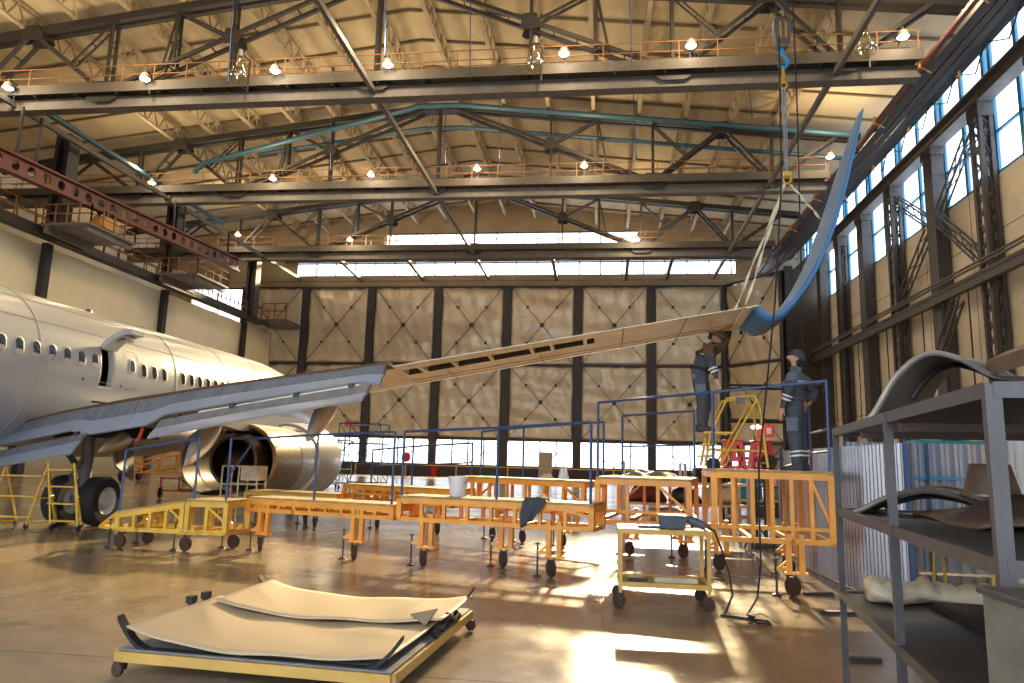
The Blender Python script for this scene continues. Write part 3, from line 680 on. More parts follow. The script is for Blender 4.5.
q = MB(); pm = Vector(P[4][1]); q.box(pm+Vector((.10,.14,-.17)), (.42,.22,.05)); q.box(Vector(P[6][1])+Vector((.04,.14,-.16)), (.16,.3,.05)); q.build('door_lining', M['bare'], dr)
q = MB()
for y, z in ((17.1, 3.5), (18.6, 3.48)): q.add([skin_pt(y+.045*math.cos(a*.7854), z+.045*math.sin(a*.7854), .006) for a in range(8)], [tuple(range(8))])
q.build('skin_port', M['dark'], plane, fix=False)
q = MB(); q.loft([[(FX-.015, y0, z), (FX+.015, y0, z), (FX+.015, y1, z), (FX-.015, y1, z)] for y0, y1, z in ((15.6, 16.2, 5.6), (15.55, 15.85, 6.15))]); q.build('blade_antenna', M['white'], plane)
q = MB(); q.lathe([(.1, 0), (.1, .06), (.07, .13), (0, .15)], (FX, 19.4, 5.67), n=14); q.build('beacon', mat('red_beacon', (.5,.01,.01), .2), plane, smooth=True)
# ---------------------------------------------------------------- wing
def te(X): return 10.2 - .376*(X-2.2)
def le(X): return 11.8 - (.58 if X < -3.8 else .53)*(X-2.31) + (0 if X >= -3.8 else -.05*6.11)
def zw(X): return 3.93 - .106*(2.2-X)
UP = [(0,0),(.02,.30),(.08,.62),(.2,.9),(.35,1.),(.5,.92),(.65,.72),(.8,.42),(.92,.18),(1,.03)]
LO = [(1,-.03),(.92,-.05),(.8,-.10),(.65,-.18),(.5,-.25),(.35,-.30),(.2,-.30),(.08,-.24),(.02,-.12)]
def wsec(X, c0=0., c1=1., t=.065):
    L, T_ = le(X), te(X); ch = L-T_
    def prof(P, c):
        for (a, za), (b_, zb) in zip(P, P[1:]):
            if (a-c)*(b_-c) <= 0 and a != b_: return za+(zb-za)*(c-a)/(b_-a)
        return 0
    us = [c for c, _ in UP if c0 < c < c1]; us = [c0]+us+[c1]
    low = LO+[(0,0)]
    pu = [(X, L-c*ch, zw(X)+prof(UP, c)*t*ch) for c in us]; pl = [(X, L-c*ch, zw(X)+prof(low, c)*t*ch) for c in us[::-1]]
    if c0 == 0: pl = pl[:-1]
    return pu+pl
XS = [-13.4, -11.5, -9.5, -7.5, -6.2, -5.1]
q = MB(); q.loft([wsec(x) for x in XS]); wing = q.build('wing', M['wgrey'], plane, smooth='all')
# brown sealed trailing edge under the spoilers
q = MB()
# (the sealed edge is laid along the flap hinge further down)
OX = [-3.78, -2.9, -2., -1.1, -.15, .7, 1.5, 2.15]
OXI = [-5.06, -4.4, -3.9]+OX
q = MB(); q.loft([wsec(x, .07, .58) for x in OXI]); q.build('outer_panel', M['wprimer'], wing, smooth=True)
q = MB(); q.loft([wsec(x, 0, .07) for x in OXI]); q.build('leading_edge', mat('edge_highlight_white', (.85,.83,.80), .3), wing, smooth=True)  # bright highlight along the leading edge is put into this white colour
q = MB(); q.loft([wsec(x, .80, 1.) for x in OX[:5]]); q.build('trailing_strip', M['wprimer'], wing, smooth=True)
q = MB(); q.loft([wsec(x, .58, .97) for x in OXI[:3]]+[wsec(-3.80, .58, .97)]); q.build('flap_bay', M['wprimer'], wing, smooth=True)
q = MB(); q.loft([wsec(x, .58, 1.) for x in OX[4:]]); q.build('tip_panel', M['wprimer'], wing, smooth=True)
q = MB()
for x in OX[:5]: pass
q.loft([[(x, le(x)-c*(le(x)-te(x)), zw(x)+z*(le(x)-te(x))*.065) for c, z in ((.57,.90),(.82,.46),(.82,.38),(.57,.82))] for x in OX[:5]]); q.build('upper_skin', M['black'], wing)  # coloured black so the open aileron bay looks shaded inside
q = MB(); q.loft([[(x, le(x)-c*(le(x)-te(x)), zw(x)+z*(le(x)-te(x))*.065) for c, z in ((.582,.84),(.59,.84),(.59,-.18),(.582,-.18))] for x in OX[:5]]); q.build('spar_web', mat('bay_shade_brown', (.06,.035,.02), .7), wing)  # dark plate added over the spar; the bay's shade is in its colour
for x in (-3.72, -3.3, -2.65, -1.95, -1.2, -.85, -.3):
    q = MB(); w = .10 if x < -3 else .06; q.loft([wsec(x-w/2, .575, .805), wsec(x+w/2, .575, .805)]); q.build('rib', M['wprimer'], wing)
q = MB()
for x in (-2.9, -1.1, .3, 1.2):   # skin joints on the primer
    P = [Vector((x, le(x)-c*(le(x)-te(x)), zw(x)-.004+z*.065*(le(x)-te(x)))) for c, z in LO if .07 < c < .6 or x > -.1]
    q.path(P, .009, 4)
for c, z in ((.35, -.30), (.2, -.30)): q.path([Vector((x, le(x)-c*(le(x)-te(x)), zw(x)-.003+z*.065*(le(x)-te(x)))) for x in OX], .009, 4)
q.build('panel_joint', mat('primer_joint', (.33,.22,.10), .6), wing)
# drooped flaps hang behind the trailing edge
def onte(px, py, off=0.):
    r = ray(px, py); t = (10.2-off+.376*2.2)/(r.y+.376*r.x); return Vector((r.x*t, r.y*t, EYE+r.z*t))
def interp(P, x):
    for (a, ya), (b_, yb) in zip(P, P[1:]):
        if a <= x <= b_: return ya+(yb-ya)*(x-a)/(b_-a)
    return P[0][1] if x < P[0][0] else P[-1][1]
ROW0 = [(-60,446),(0,430),(14,426.5),(64,413.7),(130,401.6),(250,383.7),(390,365.5)]
ROW1 = [(-60,461),(0,449.4),(88,431.2),(88.1,438),(120,433),(165,425),(165.1,417.6),(250,402.7),(371.5,383),(372,386),(390,386)]
ROWB = [(-60,461),(0,449.4),(88,431.2),(165,418),(250,402.7),(371.5,383),(390,381)]
ROWC = [(a_, b__+3.2) for a_, b__ in ROWB]
FOLD = [(-60,473),(0,461),(88,442),(162,430),(250,413),(375,393.5)]
ROW3 = [(-60,484),(0,471),(24,466.6),(88,455),(162.5,439.6),(250,421.8),(375,400)]
M['wworn'] = mat('worn_flap_paint', (.19,.21,.245), .5, 0, .35, 1.6, stretch=(3,1,1))
def flap(name, x0, x1, RA, RF, RB, oa, ob, th, n=14):
    """hinge edge RA, fold RF, free edge RB, all given as edge heights along the span"""
    P = []
    for i in range(n+1):
        px = x0+(x1-x0)*i/n; a = onte(px, interp(RA, px), oa); X = a.x
        zf = onte(px, interp(RF, px) if RF else interp(RA, px)*.5+interp(RB, px)*.5, oa*.55+ob*.45).z; zb = onte(px, interp(RB, px), ob).z
        f_ = Vector((X, te(X)-(oa*.55+ob*.45), zf)); b_ = Vector((X, te(X)-ob, zb))
        P.append([a, lerp(a, f_, .5)+Vector((0,-.01,.008)), f_, lerp(f_, b_, .5)+Vector((0,-.012,.01)), b_])
    q = MB(); q.sheet([r_[:3] for r_ in P], th); q.mi = 1; q.sheet([r_[2:] for r_ in P], th*.8); return q.build(name, [M['wworn'], M['wgrey']], wing, smooth=True)
flap('fore_flap', -55, 142.5, ROW0, None, ROW1, .10, .46, .06)
flap('fore_flap', 143.2, 388, ROW0, None, ROW1, .10, .46, .06)
flap('aft_flap', -55, 88, ROWC, FOLD, ROW3, .52, .95, .05)
q = MB(); rg = []
for px in (-55, -30, 0, 14, 40, 64, 100, 130, 190, 250, 320, 389):
    p = onte(px, interp(ROW0, px), .17); d = .075 if px > 0 else .05; rg.append([p+Vector((0,.5,.03)), p+Vector((0,0,d)), p+Vector((0,-.01,.0)), p+Vector((0,.3,-.02))])
q.loft(rg); q.build('spoiler_edge', M['brown'], wing)
f2 = flap('aft_flap', 163, 372, ROWC, FOLD, ROW3, .52, .95, .05)
for px in (12, 78, 178, 233, 297, 352):
    a = onte(px, interp(ROWB, px)+.5, .52); q = MB(); q.box(a, (.09,.14,.10)); q.tube(a+Vector((0.02,-.05,-.02)), a+Vector((.10,-.05,-.10)), .03); q.build('flap_roller', M['dark'], wing)
q = MB(); q.bar(onte(200, interp(ROWB, 200)+.8, .48), onte(360, interp(ROWB, 360)+.8, .48), .06, .05); q.build('push_rod', M['wprimer'], wing)
# tip of flap end plate, red streamer
q = MB(); a = onte(143, 421, .3); q.path([a, a+Vector((.02,-.02,-.2)), a+Vector((-.05,-.03,-.42))], .035, 5); q.build('remove_streamer', mat('red_ribbon', (.5,.04,.03), .6), wing)
# flap track fairings: canoe shapes with a blue-grey tail
M['ftan'] = mat('fairing_tan', (.56,.45,.31), .32, 0, .12, 2)
def canoe(tail, nose, w):
    tail = Vector(tail); nose = Vector(nose); rings = []
    for t, s in ((0,.04),(.12,.30),(.3,.62),(.55,.9),(.8,1),(1,.85)):
        c = lerp(tail, nose, t)
        rings.append([c+Vector((math.cos(2*PI*k/16)*w*s, 0, math.sin(2*PI*k/16)*w*1.25*s)) for k in range(16)])
    q = MB(); q.loft(rings); q.m = [1 if 4 <= (i % 16) < 11 and i < 64 else 0 for i in range(len(q.f))]
    q.build('flap_track_fairing', [M['ftan'], M['wgrey']], wing, smooth='all')
canoe(at(184, 466, Y=13.3), at(214, 424, Y=15.6), .25)
canoe(at(306, 442, Y=12.95), at(331, 402, Y=14.3), .21)
canoe(at(98, 452, Y=14.6), at(140, 430, Y=18.0), .24)
# winglet
WS = [((765,322),10.25,1.55,.16),((776,316),10.2,1.5,.15),((794,303),10.1,1.42,.14),((813,277),10.0,1.34,.12),((831,239),9.9,1.22,.10),((845,194),9.8,1.05,.085),((857,143),9.68,.72,.06),((864,108),9.55,.30,.03)]
ctr = [at(*p, Y=Y) for p, Y, _, _ in WS]
ctr[0] = Vector((2.12, te(2.12), zw(2.12))); WS[0] = (WS[0][0], te(2.12), le(2.12)-te(2.12), .12)
def crom(A, f):
    n = len(A)-1; k = min(int(f), n-1); u = f-k; g = lambda j: A[max(0, min(n, j))]
    return (g(k)*2+(g(k+1)-g(k-1))*u+(g(k-1)*2-g(k)*5+g(k+1)*4-g(k+2))*(u*u)+(g(k)*3-g(k-1)-g(k+1)*3+g(k+2))*(u**3))*.5
fine = [i/4 for i in range(4*(len(WS)-1)+1)]
CT = [crom(ctr, f) for f in fine]; YY = [crom([w_[1] for w_ in WS], f) for f in fine]; CH = [crom([w_[2] for w_ in WS], f) for f in fine]; TH = [crom([w_[3] for w_ in WS], f) for f in fine]
rings = []
for i, c in enumerate(CT):
    a = CT[max(i-1, 0)]; b_ = CT[min(i+1, len(CT)-1)]; d = Vector((b_.x-a.x, 0, b_.z-a.z)).normalized(); nn = Vector((-d.z, 0, d.x))
    rings.append([Vector((c.x, YY[i]+u*CH[i], c.z)) + nn*(v*TH[i]) for u, v in ((0,0),(.15,.35),(.45,.5),(.8,.42),(.95,.25),(1,0),(.95,-.25),(.8,-.42),(.45,-.5),(.15,-.35))])
q = MB(); q.loft(rings); q.build('winglet', M['wblue'], wing, smooth='all')
# ---------------------------------------------------------------- engine under the wing, cowls open
EX, EZ = -10.12, 1.52
t = 'engine'
q = MB(); q.lathe([(1.0, 22.6), (1.06, 22.2), (1.05, 21.6), (.95, 21.5), (.9, 22.3)], (EX, 0, EZ), (0,1,0), 36); q.lathe([(.9, 22.2), (.98, 23.6), (1.0, 24.4), (.92, 24.6), (.82, 24.4), (.8, 22.8)], (EX, 0, EZ), (0,1,0), 36)
eng = q.build('engine', M['white'], plane, smooth=True)
q = MB(); q.lathe([(.98, 21.6), (.90, 21.2), (.84, 20.4), (.80, 19.6), (.70, 19.3), (.62, 19.3), (.58, 19.6), (0.40, 19.9), (.2, 20)], (EX, 0, EZ), (0,1,0), 30); q.lathe([(.42, 19.8), (.30, 19.4), (.12, 19.1), (0, 19.05)], (EX, 0, EZ), (0,1,0), 24)
q.build('engine_core', mat('burnt_metal', (.10,.065,.045), .38, .8, .4, 6), eng, smooth=True)
q = MB(); rnd = random.Random(3)
for k in range(26):
    a = rnd.uniform(0, 2*PI); r_ = rnd.uniform(.84, .98); y0 = rnd.uniform(19.7, 20.6); P = []
    for j in range(6): a += rnd.uniform(-.15, .25); P.append((EX+r_*math.cos(a), y0+j*.25, EZ+r_*math.sin(a)))
    q.path(P, rnd.uniform(.015, .04), 6)
for k in range(9): a = 2*PI*k/9+.3; q.box((EX+.9*math.cos(a), 20.5+.25*(k%3), EZ+.9*math.sin(a)), (.22,.4,.22))
q.build('engine_pipework', mat('pipe_bronze', (.20,.13,.08), .4, .6, .3, 10), eng)
q = MB(); q.lathe([(1.06, 21.5), (1.07, 20.2), (1.05, 19.75), (.97, 19.7), (.88, 19.9), (.92, 20.6), (.97, 21.4)], (EX, 0, EZ), (0,1,0), 40, a0=R(55), a1=R(240), ref=(-1,0,0)); 
o = q.build('exhaust_ring', mat('bronze_ring', (.34,.24,.15), .35, .7, .3, 6), eng, smooth=True)
# thrust reverser halves swung out on their top hinges
def half_cowl(nm, sgn, tilt, shift, m_):
    q = MB(); h = 15; prof = [(1.00, 21.55), (1.06, 21.3), (1.08, 20.6), (1.02, 19.75), (.94, 19.72), (.90, 20.5), (.92, 21.4)]
    Mr = Matrix.Rotation(R(tilt)*sgn, 3, 'Y'); hp = Vector((0, 0, 1.0)); n = 20; rings = []
    for r_, y in prof:
        rg = []
        for k in range(n+1):
            a = R(88) - sgn*R(0) ; ang = R(85) - sgn*(R(170)*k/n) if sgn > 0 else R(95)+R(170)*k/n
            p = Vector((r_*math.cos(ang), 0, r_*math.sin(ang))) - hp; p = Mr @ p + hp; rg.append((EX+p.x+shift[0], y, EZ+p.z+shift[1]))
        rings.append(rg)
    rings.append(rings[0]); q.loft(rings, caps=False, closed=False); 
    o = q.build(nm, m_, eng, smooth=True)
    s2 = MB(); rg2 = [[], []]
    for k in range(n+1):
        ang = R(80) - (R(160)*k/n) if sgn > 0 else R(100)+R(160)*k/n
        for q_, (r_, y) in enumerate(((.885, 20.5), (.895, 21.4))):
            p = Vector((r_*math.cos(ang), 0, r_*math.sin(ang))) - hp; p = Mr @ p + hp; rg2[q_].append((EX+p.x+shift[0], y, EZ+p.z+shift[1]))
    s2.loft(rg2, caps=False, closed=False); s2.build('cowl_lining', mat('cowl_lining', (.30,.22,.13), .35, .5, .4, 5) if 'cowl_lining' not in bpy.data.materials else bpy.data.materials['cowl_lining'], eng, smooth='all')
    return o
half_cowl('reverser_cowl', -1, -12, (-.62, -.02), mat('cowl_bronze', (.55,.46,.34), .3, .5, .2, 5))
half_cowl('reverser_cowl', 1, -20, (.95, .0), M['white'])
q = MB(); q.loft([[(EX-.16, y, z0), (EX+.16, y, z0), (EX+.16, y, z1), (EX-.16, y, z1)] for y, z0, z1 in ((17.8, 2.5, 2.75), (19.3, 2.35, 2.75), (21, 2.4, 2.9), (23, 2.5, 2.9))]); q.build('pylon', M['white'], eng)
# ---------------------------------------------------------------- main gear
def wheel(x, y, r_, w, par):
    q = MB(); q.lathe([(r_*.55, -w/2), (r_*.86, -w/2), (r_*.97, -w*.36), (r_, -w*.15), (r_, w*.15), (r_*.97, w*.36), (r_*.86, w/2), (r_*.55, w/2)], (x, y, r_), (1,0,0), 40); ty = q.build('tyre', M['rubber'], par, smooth=True)
    q = MB(); q.lathe([(0, w*.40), (.12, w*.44), (.14, w*.3), (r_*.35, w*.26), (r_*.5, w*.42), (r_*.57, w*.47), (r_*.57, -w*.47), (r_*.4, -w*.3), (0, -w*.3)], (x, y, r_), (1,0,0), 36); q.build('hub', mat('wheel_hub', (.62,.62,.60), .35, .3, .15, 6) if 'wheel_hub' not in bpy.data.materials else bpy.data.materials['wheel_hub'], ty, smooth=True)
gx, gy = -11.55, 15.95
q = MB(); q.tube((gx-.43, gy, .57), (gx-.5, gy+.1, 2.4), .13, 12); q.tube((gx-.9, gy, .57), (gx+.05, gy, .57), .1, 12); q.tube((gx-.45, gy, 1.1), (gx-1.6, gy+.2, 2.2), .07); q.path([(gx-.4, gy-.15, .75), (gx-.4, gy-.5, 1.1), (gx-.45, gy-.12, 1.5)], .05); q.path([(gx-.5, gy+.15, .7), (gx-.5, gy+.3, 1.5), (gx-.6, gy+.2, 2.2)], .025)
gear = q.build('landing_gear', M['steel_l'], plane, smooth=True)
wheel(gx, gy, .565, .42, gear); wheel(gx-.87, gy, .565, .42, gear)
q = MB(); q.prism([(gx+.35, gy+.6, 1.0), (gx+.35, gy-.1, 1.35), (gx+.15, gy-.2, 2.2), (gx+.15, gy+.7, 2.2)], (.05, 0, .02)); q.build('gear_door', mat('gear_door_paint', (.16,.11,.07), .5), gear)
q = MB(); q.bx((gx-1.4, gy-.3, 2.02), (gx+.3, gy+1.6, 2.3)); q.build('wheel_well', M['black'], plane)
gl = MB(); gl.tube((FX-2.3, gy, .57), (FX-2.3, gy, 2.3), .13, 10); g2 = gl.build('landing_gear', M['steel_l'], plane); wheel(FX-2.6, gy, .565, .42, g2); wheel(FX-1.8, gy, .565, .42, g2)
gl = MB(); gl.tube((FX, 31.5, .34), (FX, 31.5, 2.2), .09, 10); g3 = gl.build('nose_gear', M['steel_l'], plane); wheel(FX-.25, 31.5, .34, .2, g3); wheel(FX+.25, 31.5, .34, .2, g3)
# far wing and fin, mostly hidden by the body
q = MB(); q.loft([[(2*FX-p[0], p[1], p[2]) for p in wsec(x)] for x in (-13.4, -9.5, -3.8, 2.15)]); q.build('far_wing', M['white'], plane, smooth='all')
q = MB(); q.loft([[(FX-.12*s, y0, z), (FX+.12*s, y0, z), (FX+.12*s, y1, z), (FX-.12*s, y1, z)] for y0, y1, z, s in ((-3.0, 3.2, 5.3, 1), (-4.6, -2.4, 11.8, .4))]); q.build('tail_fin', M['white'], plane)
# ================================================================== maintenance docks under the wing
def dock(label, fl, fr, depth, zt, zl, col, nb, legs, rear=True, zl_l=None, ramp=None, dens=None, wax=(.85,.5,0)):
    """fl, fr: front-left / front-right corners on plan; depth goes away from the camera"""
    fl = Vector((*fl, 0)); fr = Vector((*fr, 0)); u = (fr-fl).normalized(); n = Vector((-u.y, u.x, 0))
    if n.y < 0: n = -n
    L = (fr-fl).length; zt_l = ramp if ramp is not None else zt
    t = thing('work_dock', label, 'work platform', ((fl+fr)/2 + n*depth/2), 'wing docks')
    m = M[col]
    def P(s, d, z): return fl + u*s + n*d + Vector((0, 0, z))
    ztop = lambda s: zt_l + (zt-zt_l)*s/L
    q = MB(); k = max(2, int(depth/.2)); w = depth/k
    for i in range(k): q.bar(P(0, w*(i+.5), zt_l-.02), P(L, w*(i+.5), zt-.02), w-.012, .035)
    q.build('deck', M['deck'], t)
    q = MB()
    for d in (.03, depth-.03): q.bar(P(0, d, zt_l-.085), P(L, d, zt-.085), .06, .09)
    for s in (0.03, L-.03): q.bar(P(s, 0, ztop(s)-.085), P(s, depth, ztop(s)-.085), .06, .09)
    q.build('top_frame', m, t)
    q = MB()
    for d in (.03, depth-.03):
        q.bar(P(0, d, zl), P(L, d, zl), .06, .07); 
        if dens or (d < .1 and zt-zl > .6): q.bar(P(0, d, zl+.17), P(L, d, zl+.17), .045, .05)
    for s in (.03, L*.33, L*.66, L-.03): q.bar(P(s, 0, zl), P(s, depth, zl), .06, .06)
    q.build('lower_frame', m, t)
    for d, cnt in ((.03, nb), (depth-.03, nb)):
        for i in range(cnt+1):
            s = .03 + (L-.06)*i/cnt
            b_ = MB(); w = .085 if i in (0, cnt) else .055; b_.bar(P(s, d, zl), P(s, d, ztop(s)-.06), w, w, up=u); b_.build('upright', m, t)
    b_ = MB(); i0 = (L-.06)/nb
    b_.bar(P(.03+i0*(nb-1), .03, ztop(L)-.12), P(L-.03, .03, zl+.18), .04); b_.build('diagonal', m, t)
    b_ = MB(); b_.bar(P(.03+i0, depth-.03, ztop(0)-.12), P(.03, depth-.03, zl+.18), .04); b_.build('diagonal', m, t)
    for s, d in legs:
        zc = .30
        lg = MB()
        for ds in (0, .17): lg.bar(P(s+ds, d, zc), P(s+ds, d, zl+.1), .075, .075, up=u)
        lg.bar(P(s-.06, d, zc), P(s+.24, d, zc), .10, .03); lg.bar(P(s-.0, d, zc+.06), P(s-.17, d-.02, zc+.06), .045, .045); lg.bar(P(s-.14, d-.02, zc+.06), P(s-.02, d, zc+.16), .03)
        lo = lg.build('leg', m, t)
        c = MB(); p = P(s+.04, d, 0)
        c.lathe([(0, -.035), (.09, -.035), (.125, -.028), (.13, 0), (.125, .028), (.09, .035), (0, .035)], p+Vector((.0, 0, .13)), Vector(wax), 20)
        for ds in (-.05, .05): c.bar(p+u*ds+Vector((0, 0, .13)), p+u*ds+Vector((0, .04, .31)), .02, .06)
        c.build('caster', M['rust'], lo, smooth=True)
        j = MB(); p = P(s-.17, d-.02, 0); j.tube(p+Vector((0,0,.02)), p+Vector((0,0,.5)), .016, 6); j.lathe([(0, 0), (.07, 0), (.06, .02), (.02, .035), (0, .035)], p, (0,0,1), 12); j.bar(p+Vector((-.05,0,.48)), p+Vector((.05,0,.48)), .015)
        j.build('screw_jack', M['dark'], lo)
    return t, P, L
dock_a, PA, LA = dock('tall orange dock section under the wing tip carrying both workers', (1.52, 10.72), (3.12, 10.60), 2.35, 1.68, .72, 'amber', 6, [(1.0, .05), (.2, 2.25), (1.3, 2.25)])
dock_b, PB, LB = dock('wide orange dock section behind the cart, left of the two workers', (-.12, 12.25), (1.38, 12.0), 2.5, 1.50, .78, 'orange', 3, [(.2, 2.4), (1.2, 2.4)])
dock_c, PC, LC = dock('long low orange dock section with the dark jacket hung over its edge', (-3.36, 12.0), (-.14, 11.18), .7, 1.11, .73, 'orange', 8, [(.45, .05), (2.62, .05), (1.6, .65)])
dock_d, PD, LD = dock('low orange dock section joined to the yellow ramp', (-6.42, 12.92), (-3.44, 12.05), .7, .95, .72, 'orange', 9, [(.28, .05), (2.3, .05)])
dock_e, PE, LE_ = dock('flat yellow dock section in front of the burnt engine', (-7.3, 12.4), (-6.5, 12.35), .8, .90, .33, 'yellow', 2, [(-.02, .05), (.5, .72)], wax=(.3,.95,0))
dock_f, PF, LF = dock('sloping yellow ramp at the left end of the docks beside the wheels', (-8.68, 12.5), (-7.34, 12.40), .8, .88, .33, 'yellow', 4, [(.05, .05), (.1, .72)], ramp=.64, wax=(.3,.95,0))
q = MB(); p = PF(0, .05, .30); q.prism([p, PF(0, .75, .30), PF(-.5, .6, .30), PF(-.5, .2, .30)], (0,0,.05)); q.bar(PF(-.48, .2, .33), PF(0, .05, .62), .05); q.build('tread_plate', M['yellow'], dock_f)
dock_g, PG, LG = dock('rear orange dock section under the leading edge, nearest the wing tip', (-3.2, 15.85), (-.35, 14.35), .9, 1.37, .74, 'orange', 7, [(.4, .85), (2.2, .85), (1.2, .85)])
dock_h, PH, LH = dock('rear orange dock section with small square panels, in the middle', (-6.2, 17.25), (-3.25, 15.9), .9, 1.08, .70, 'orange', 10, [(.35, .85), (2.2, .85)], dens=1)
dock_i, PI_, LI = dock('rear yellow dock section beside the open engine', (-8.9, 17.7), (-6.3, 17.2), .9, .83, .45, 'yellow', 6, [(.5, .05), (2.0, .05), (1.2, .85)])
# ------------------------------------------------------------------ blue tube guard rails, fixed in the decks
def rail(label, tops, feet, mids=(), r_=.022, extra=()):
    t = thing('guard_rail', label, 'guard rail', feet[0][1] if feet else tops[0], 'blue guard rails of the docks')
    q = MB(); q.path(tops, r_, 8); q.build('top_rail', M['bluetube'], t, smooth=True)
    for a, b_ in feet:
        q = MB(); q.tube(a, b_, r_, 8); q.build('post', M['bluetube'], t, smooth=True)
    for a, b_ in mids:
        q = MB(); q.tube(a, b_, r_*.8, 6); q.build('mid_rail', M['bluetube'], t, smooth=True)
    return t
V3 = lambda *a: Vector(a)
def up(p, z): return Vector((p.x, p.y, z))
# on the ramp
f1, f2_ = PF(.03, .03, .64), PE(.12, .03, .88); a = up(f1, 1.72); b_ = up(f2_, 1.97)
rail('blue guard rail rising along the yellow ramp in front of the wheels', [a, b_], [(a, f1), (b_, f2_)])
a2 = PD(.03, .03, 2.0); a0 = PE(LE_-.08, .06, 1.98); b2 = PD(1.45, .03, 2.08); c2 = PD(LD-.06, .03, 2.15)
rail('blue guard rail crossing in front of the open engine', [a0, a2, b2, c2], [(a0, PE(LE_-.08, .06, .88)), (b2, PD(1.45, .03, .92)), (c2, PD(LD-.06, .03, .92))], [(PE(LE_-.08, .06, 1.3), a2)])
c3 = [PC(.05, .03, 2.15), PC(1.75, .03, 2.23), PC(LC-.05, .03, 2.32)]
rail('long blue guard rail above the jacket and the white bucket', c3, [(p, up(p, 1.08)) for p in c3])
h3 = [PG(.05, .87, 2.36), PG(1.2, .87, 2.45), PG(LG-.05, .87, 2.55)]
rail('rear blue guard rail seen behind the white bucket', h3, [(p, up(p, 1.34)) for p in h3])
h4 = [PH(.1, .87, 1.9), PH(1.4, .87, 2.0), PH(LH-.1, .87, 2.1)]
rail('rear blue guard rail beside the white engine cowl', h4, [(p, up(p, 1.05)) for p in h4], [(up(h4[0], 1.5), up(h4[2], 1.65))])
A1 = PB(.03, .03, 2.71); A2 = PA(.03, .03, 2.76); A3 = PA(LA-.03, .03, 2.93); A4 = PA(LA-.03, 1.3, 2.93)
rail('tall blue guard rail in front of the two workers', [A1, A2, A3, A4], [(A1, PB(.03, .03, 1.47)), (A2, PA(.03, .03, 1.65)), (A3, PA(LA-.03, .03, 1.65)), (A4, PA(LA-.03, 1.3, 1.65))], [(up(A3, 2.25), up(A4, 2.25)), (up(A3, 1.95), up(A4, 1.95))])
B1 = PB(.1, 2.4, 2.65); B2 = PB(LB-.05, 2.4, 2.75)
rail('low blue guard rail at the back of the wide dock section', [B1, B2], [(B1, PB(.1, 2.4, 1.48)), (B2, PB(LB-.05, 2.4, 1.48))], [(up(B1, 2.05), up(B2, 2.1))])
# ------------------------------------------------------------------ things lying on the docks
p = PC(.92, .36, 1.11)
t = thing('bucket', 'white plastic bucket standing on the long low dock', 'bucket', p)
q = MB(); q.lathe([(0, 0), (.125, 0), (.135, .02), (.150, .30), (.160, .30), (.160, .325), (.142, .325), (.122, .03), (0, .03)], p, (0,0,1), 28); q.build('body', mat('white_plastic', (.66,.66,.70), .4), t, smooth=True)
q = MB(); q.path([p+V3(.16*math.cos(a*PI/10), -.02-.10*math.sin(a*PI/10), .30-.12*math.sin(a*PI/10)) for a in range(11)], .005, 6); q.build('handle', M['steel_l'], t)
def cloth(name, c, w, d, h, label, cat, m, seed, rz=0.):
    rnd = random.Random(seed); P = []; n = 14; ph = [rnd.uniform(0, 6) for _ in range(4)]
    for i in range(n+1):
        row = []
        for j in range(n+1):
            u, v = i/n*2-1, j/n*2-1; r_ = max(abs(u), abs(v)); e = (1-r_**3)
            x = u*w*(1+.12*math.sin(v*5+ph[0])); y = v*d*(1+.12*math.sin(u*6+ph[1])); z = h*e*(.55+.3*math.sin(u*7+ph[2]+v*3)+.25*math.sin(v*9+ph[3]))
            row.append(Vector(c)+Matrix.Rotation(rz, 3, 'Z') @ Vector((x, y, max(.012, z)+.012)))
        P.append(row)
    q = MB(); q.sheet(P, .012, (0,0,1)); o = q.build(name, m, smooth='all'); tag(o, label, cat); return o
# jacket hung over the front edge
P = []
p0 = PC(2.38, 0, 0)
for i in range(13):
    row = []; v = i/12
    for j in range(11):
        u = j/10*2-1
        if v < .35: s = v/.35; d = .30*(1-s)-.02; z = 1.135+.05*math.sin(u*4+1)*(1-s)+.03
        else: s = (v-.35)/.65; d = -.03-.03*math.sin(u*6+s*3)-.02; z = 1.15-.36*s*(1-.25*u)
        w = .13*(1+.35*math.sin(v*3.1))*(1-.35*max(0, v-.6))
        row.append(PC(2.38+u*w-.10*max(0, v-.35)+.05*(1-v), d, z))
    P.append(row)
q = MB(); q.sheet(P, .02); tag(q.build('jacket', M['navy'], smooth='all'), 'dark navy jacket hanging over the edge of the low dock', 'jacket')
cloth('rag', PG(2.1, .4, 1.37), .13, .09, .10, 'crumpled pale rag on the rear dock section', 'rag', mat('rag_tan', (.60,.42,.24), .9), 5)
cloth('tarp', PB(.75, .9, 1.50), .42, .28, .10, 'crumpled dark tarp lying on the wide dock section', 'tarp', mat('tarp_grey', (.12,.12,.14), .5), 9, .2)
cloth('plastic_bag', PG(2.45, .5, 1.37), .10, .06, .30, 'thin clear plastic bag standing on the rear dock', 'bag', mat('film', (.6,.65,.66), .25), 12)
p = PA(.06, .55, 1.68)
q = MB(); q.box(p+V3(0,0,.06), (.18, .14, .12)); q.box(p+V3(0,0,.135), (.12, .1, .03)); tag(q.build('tool_case', M['rubber'], bevel=.01), 'small black tool case by the foot of the stepladder', 'tool case')
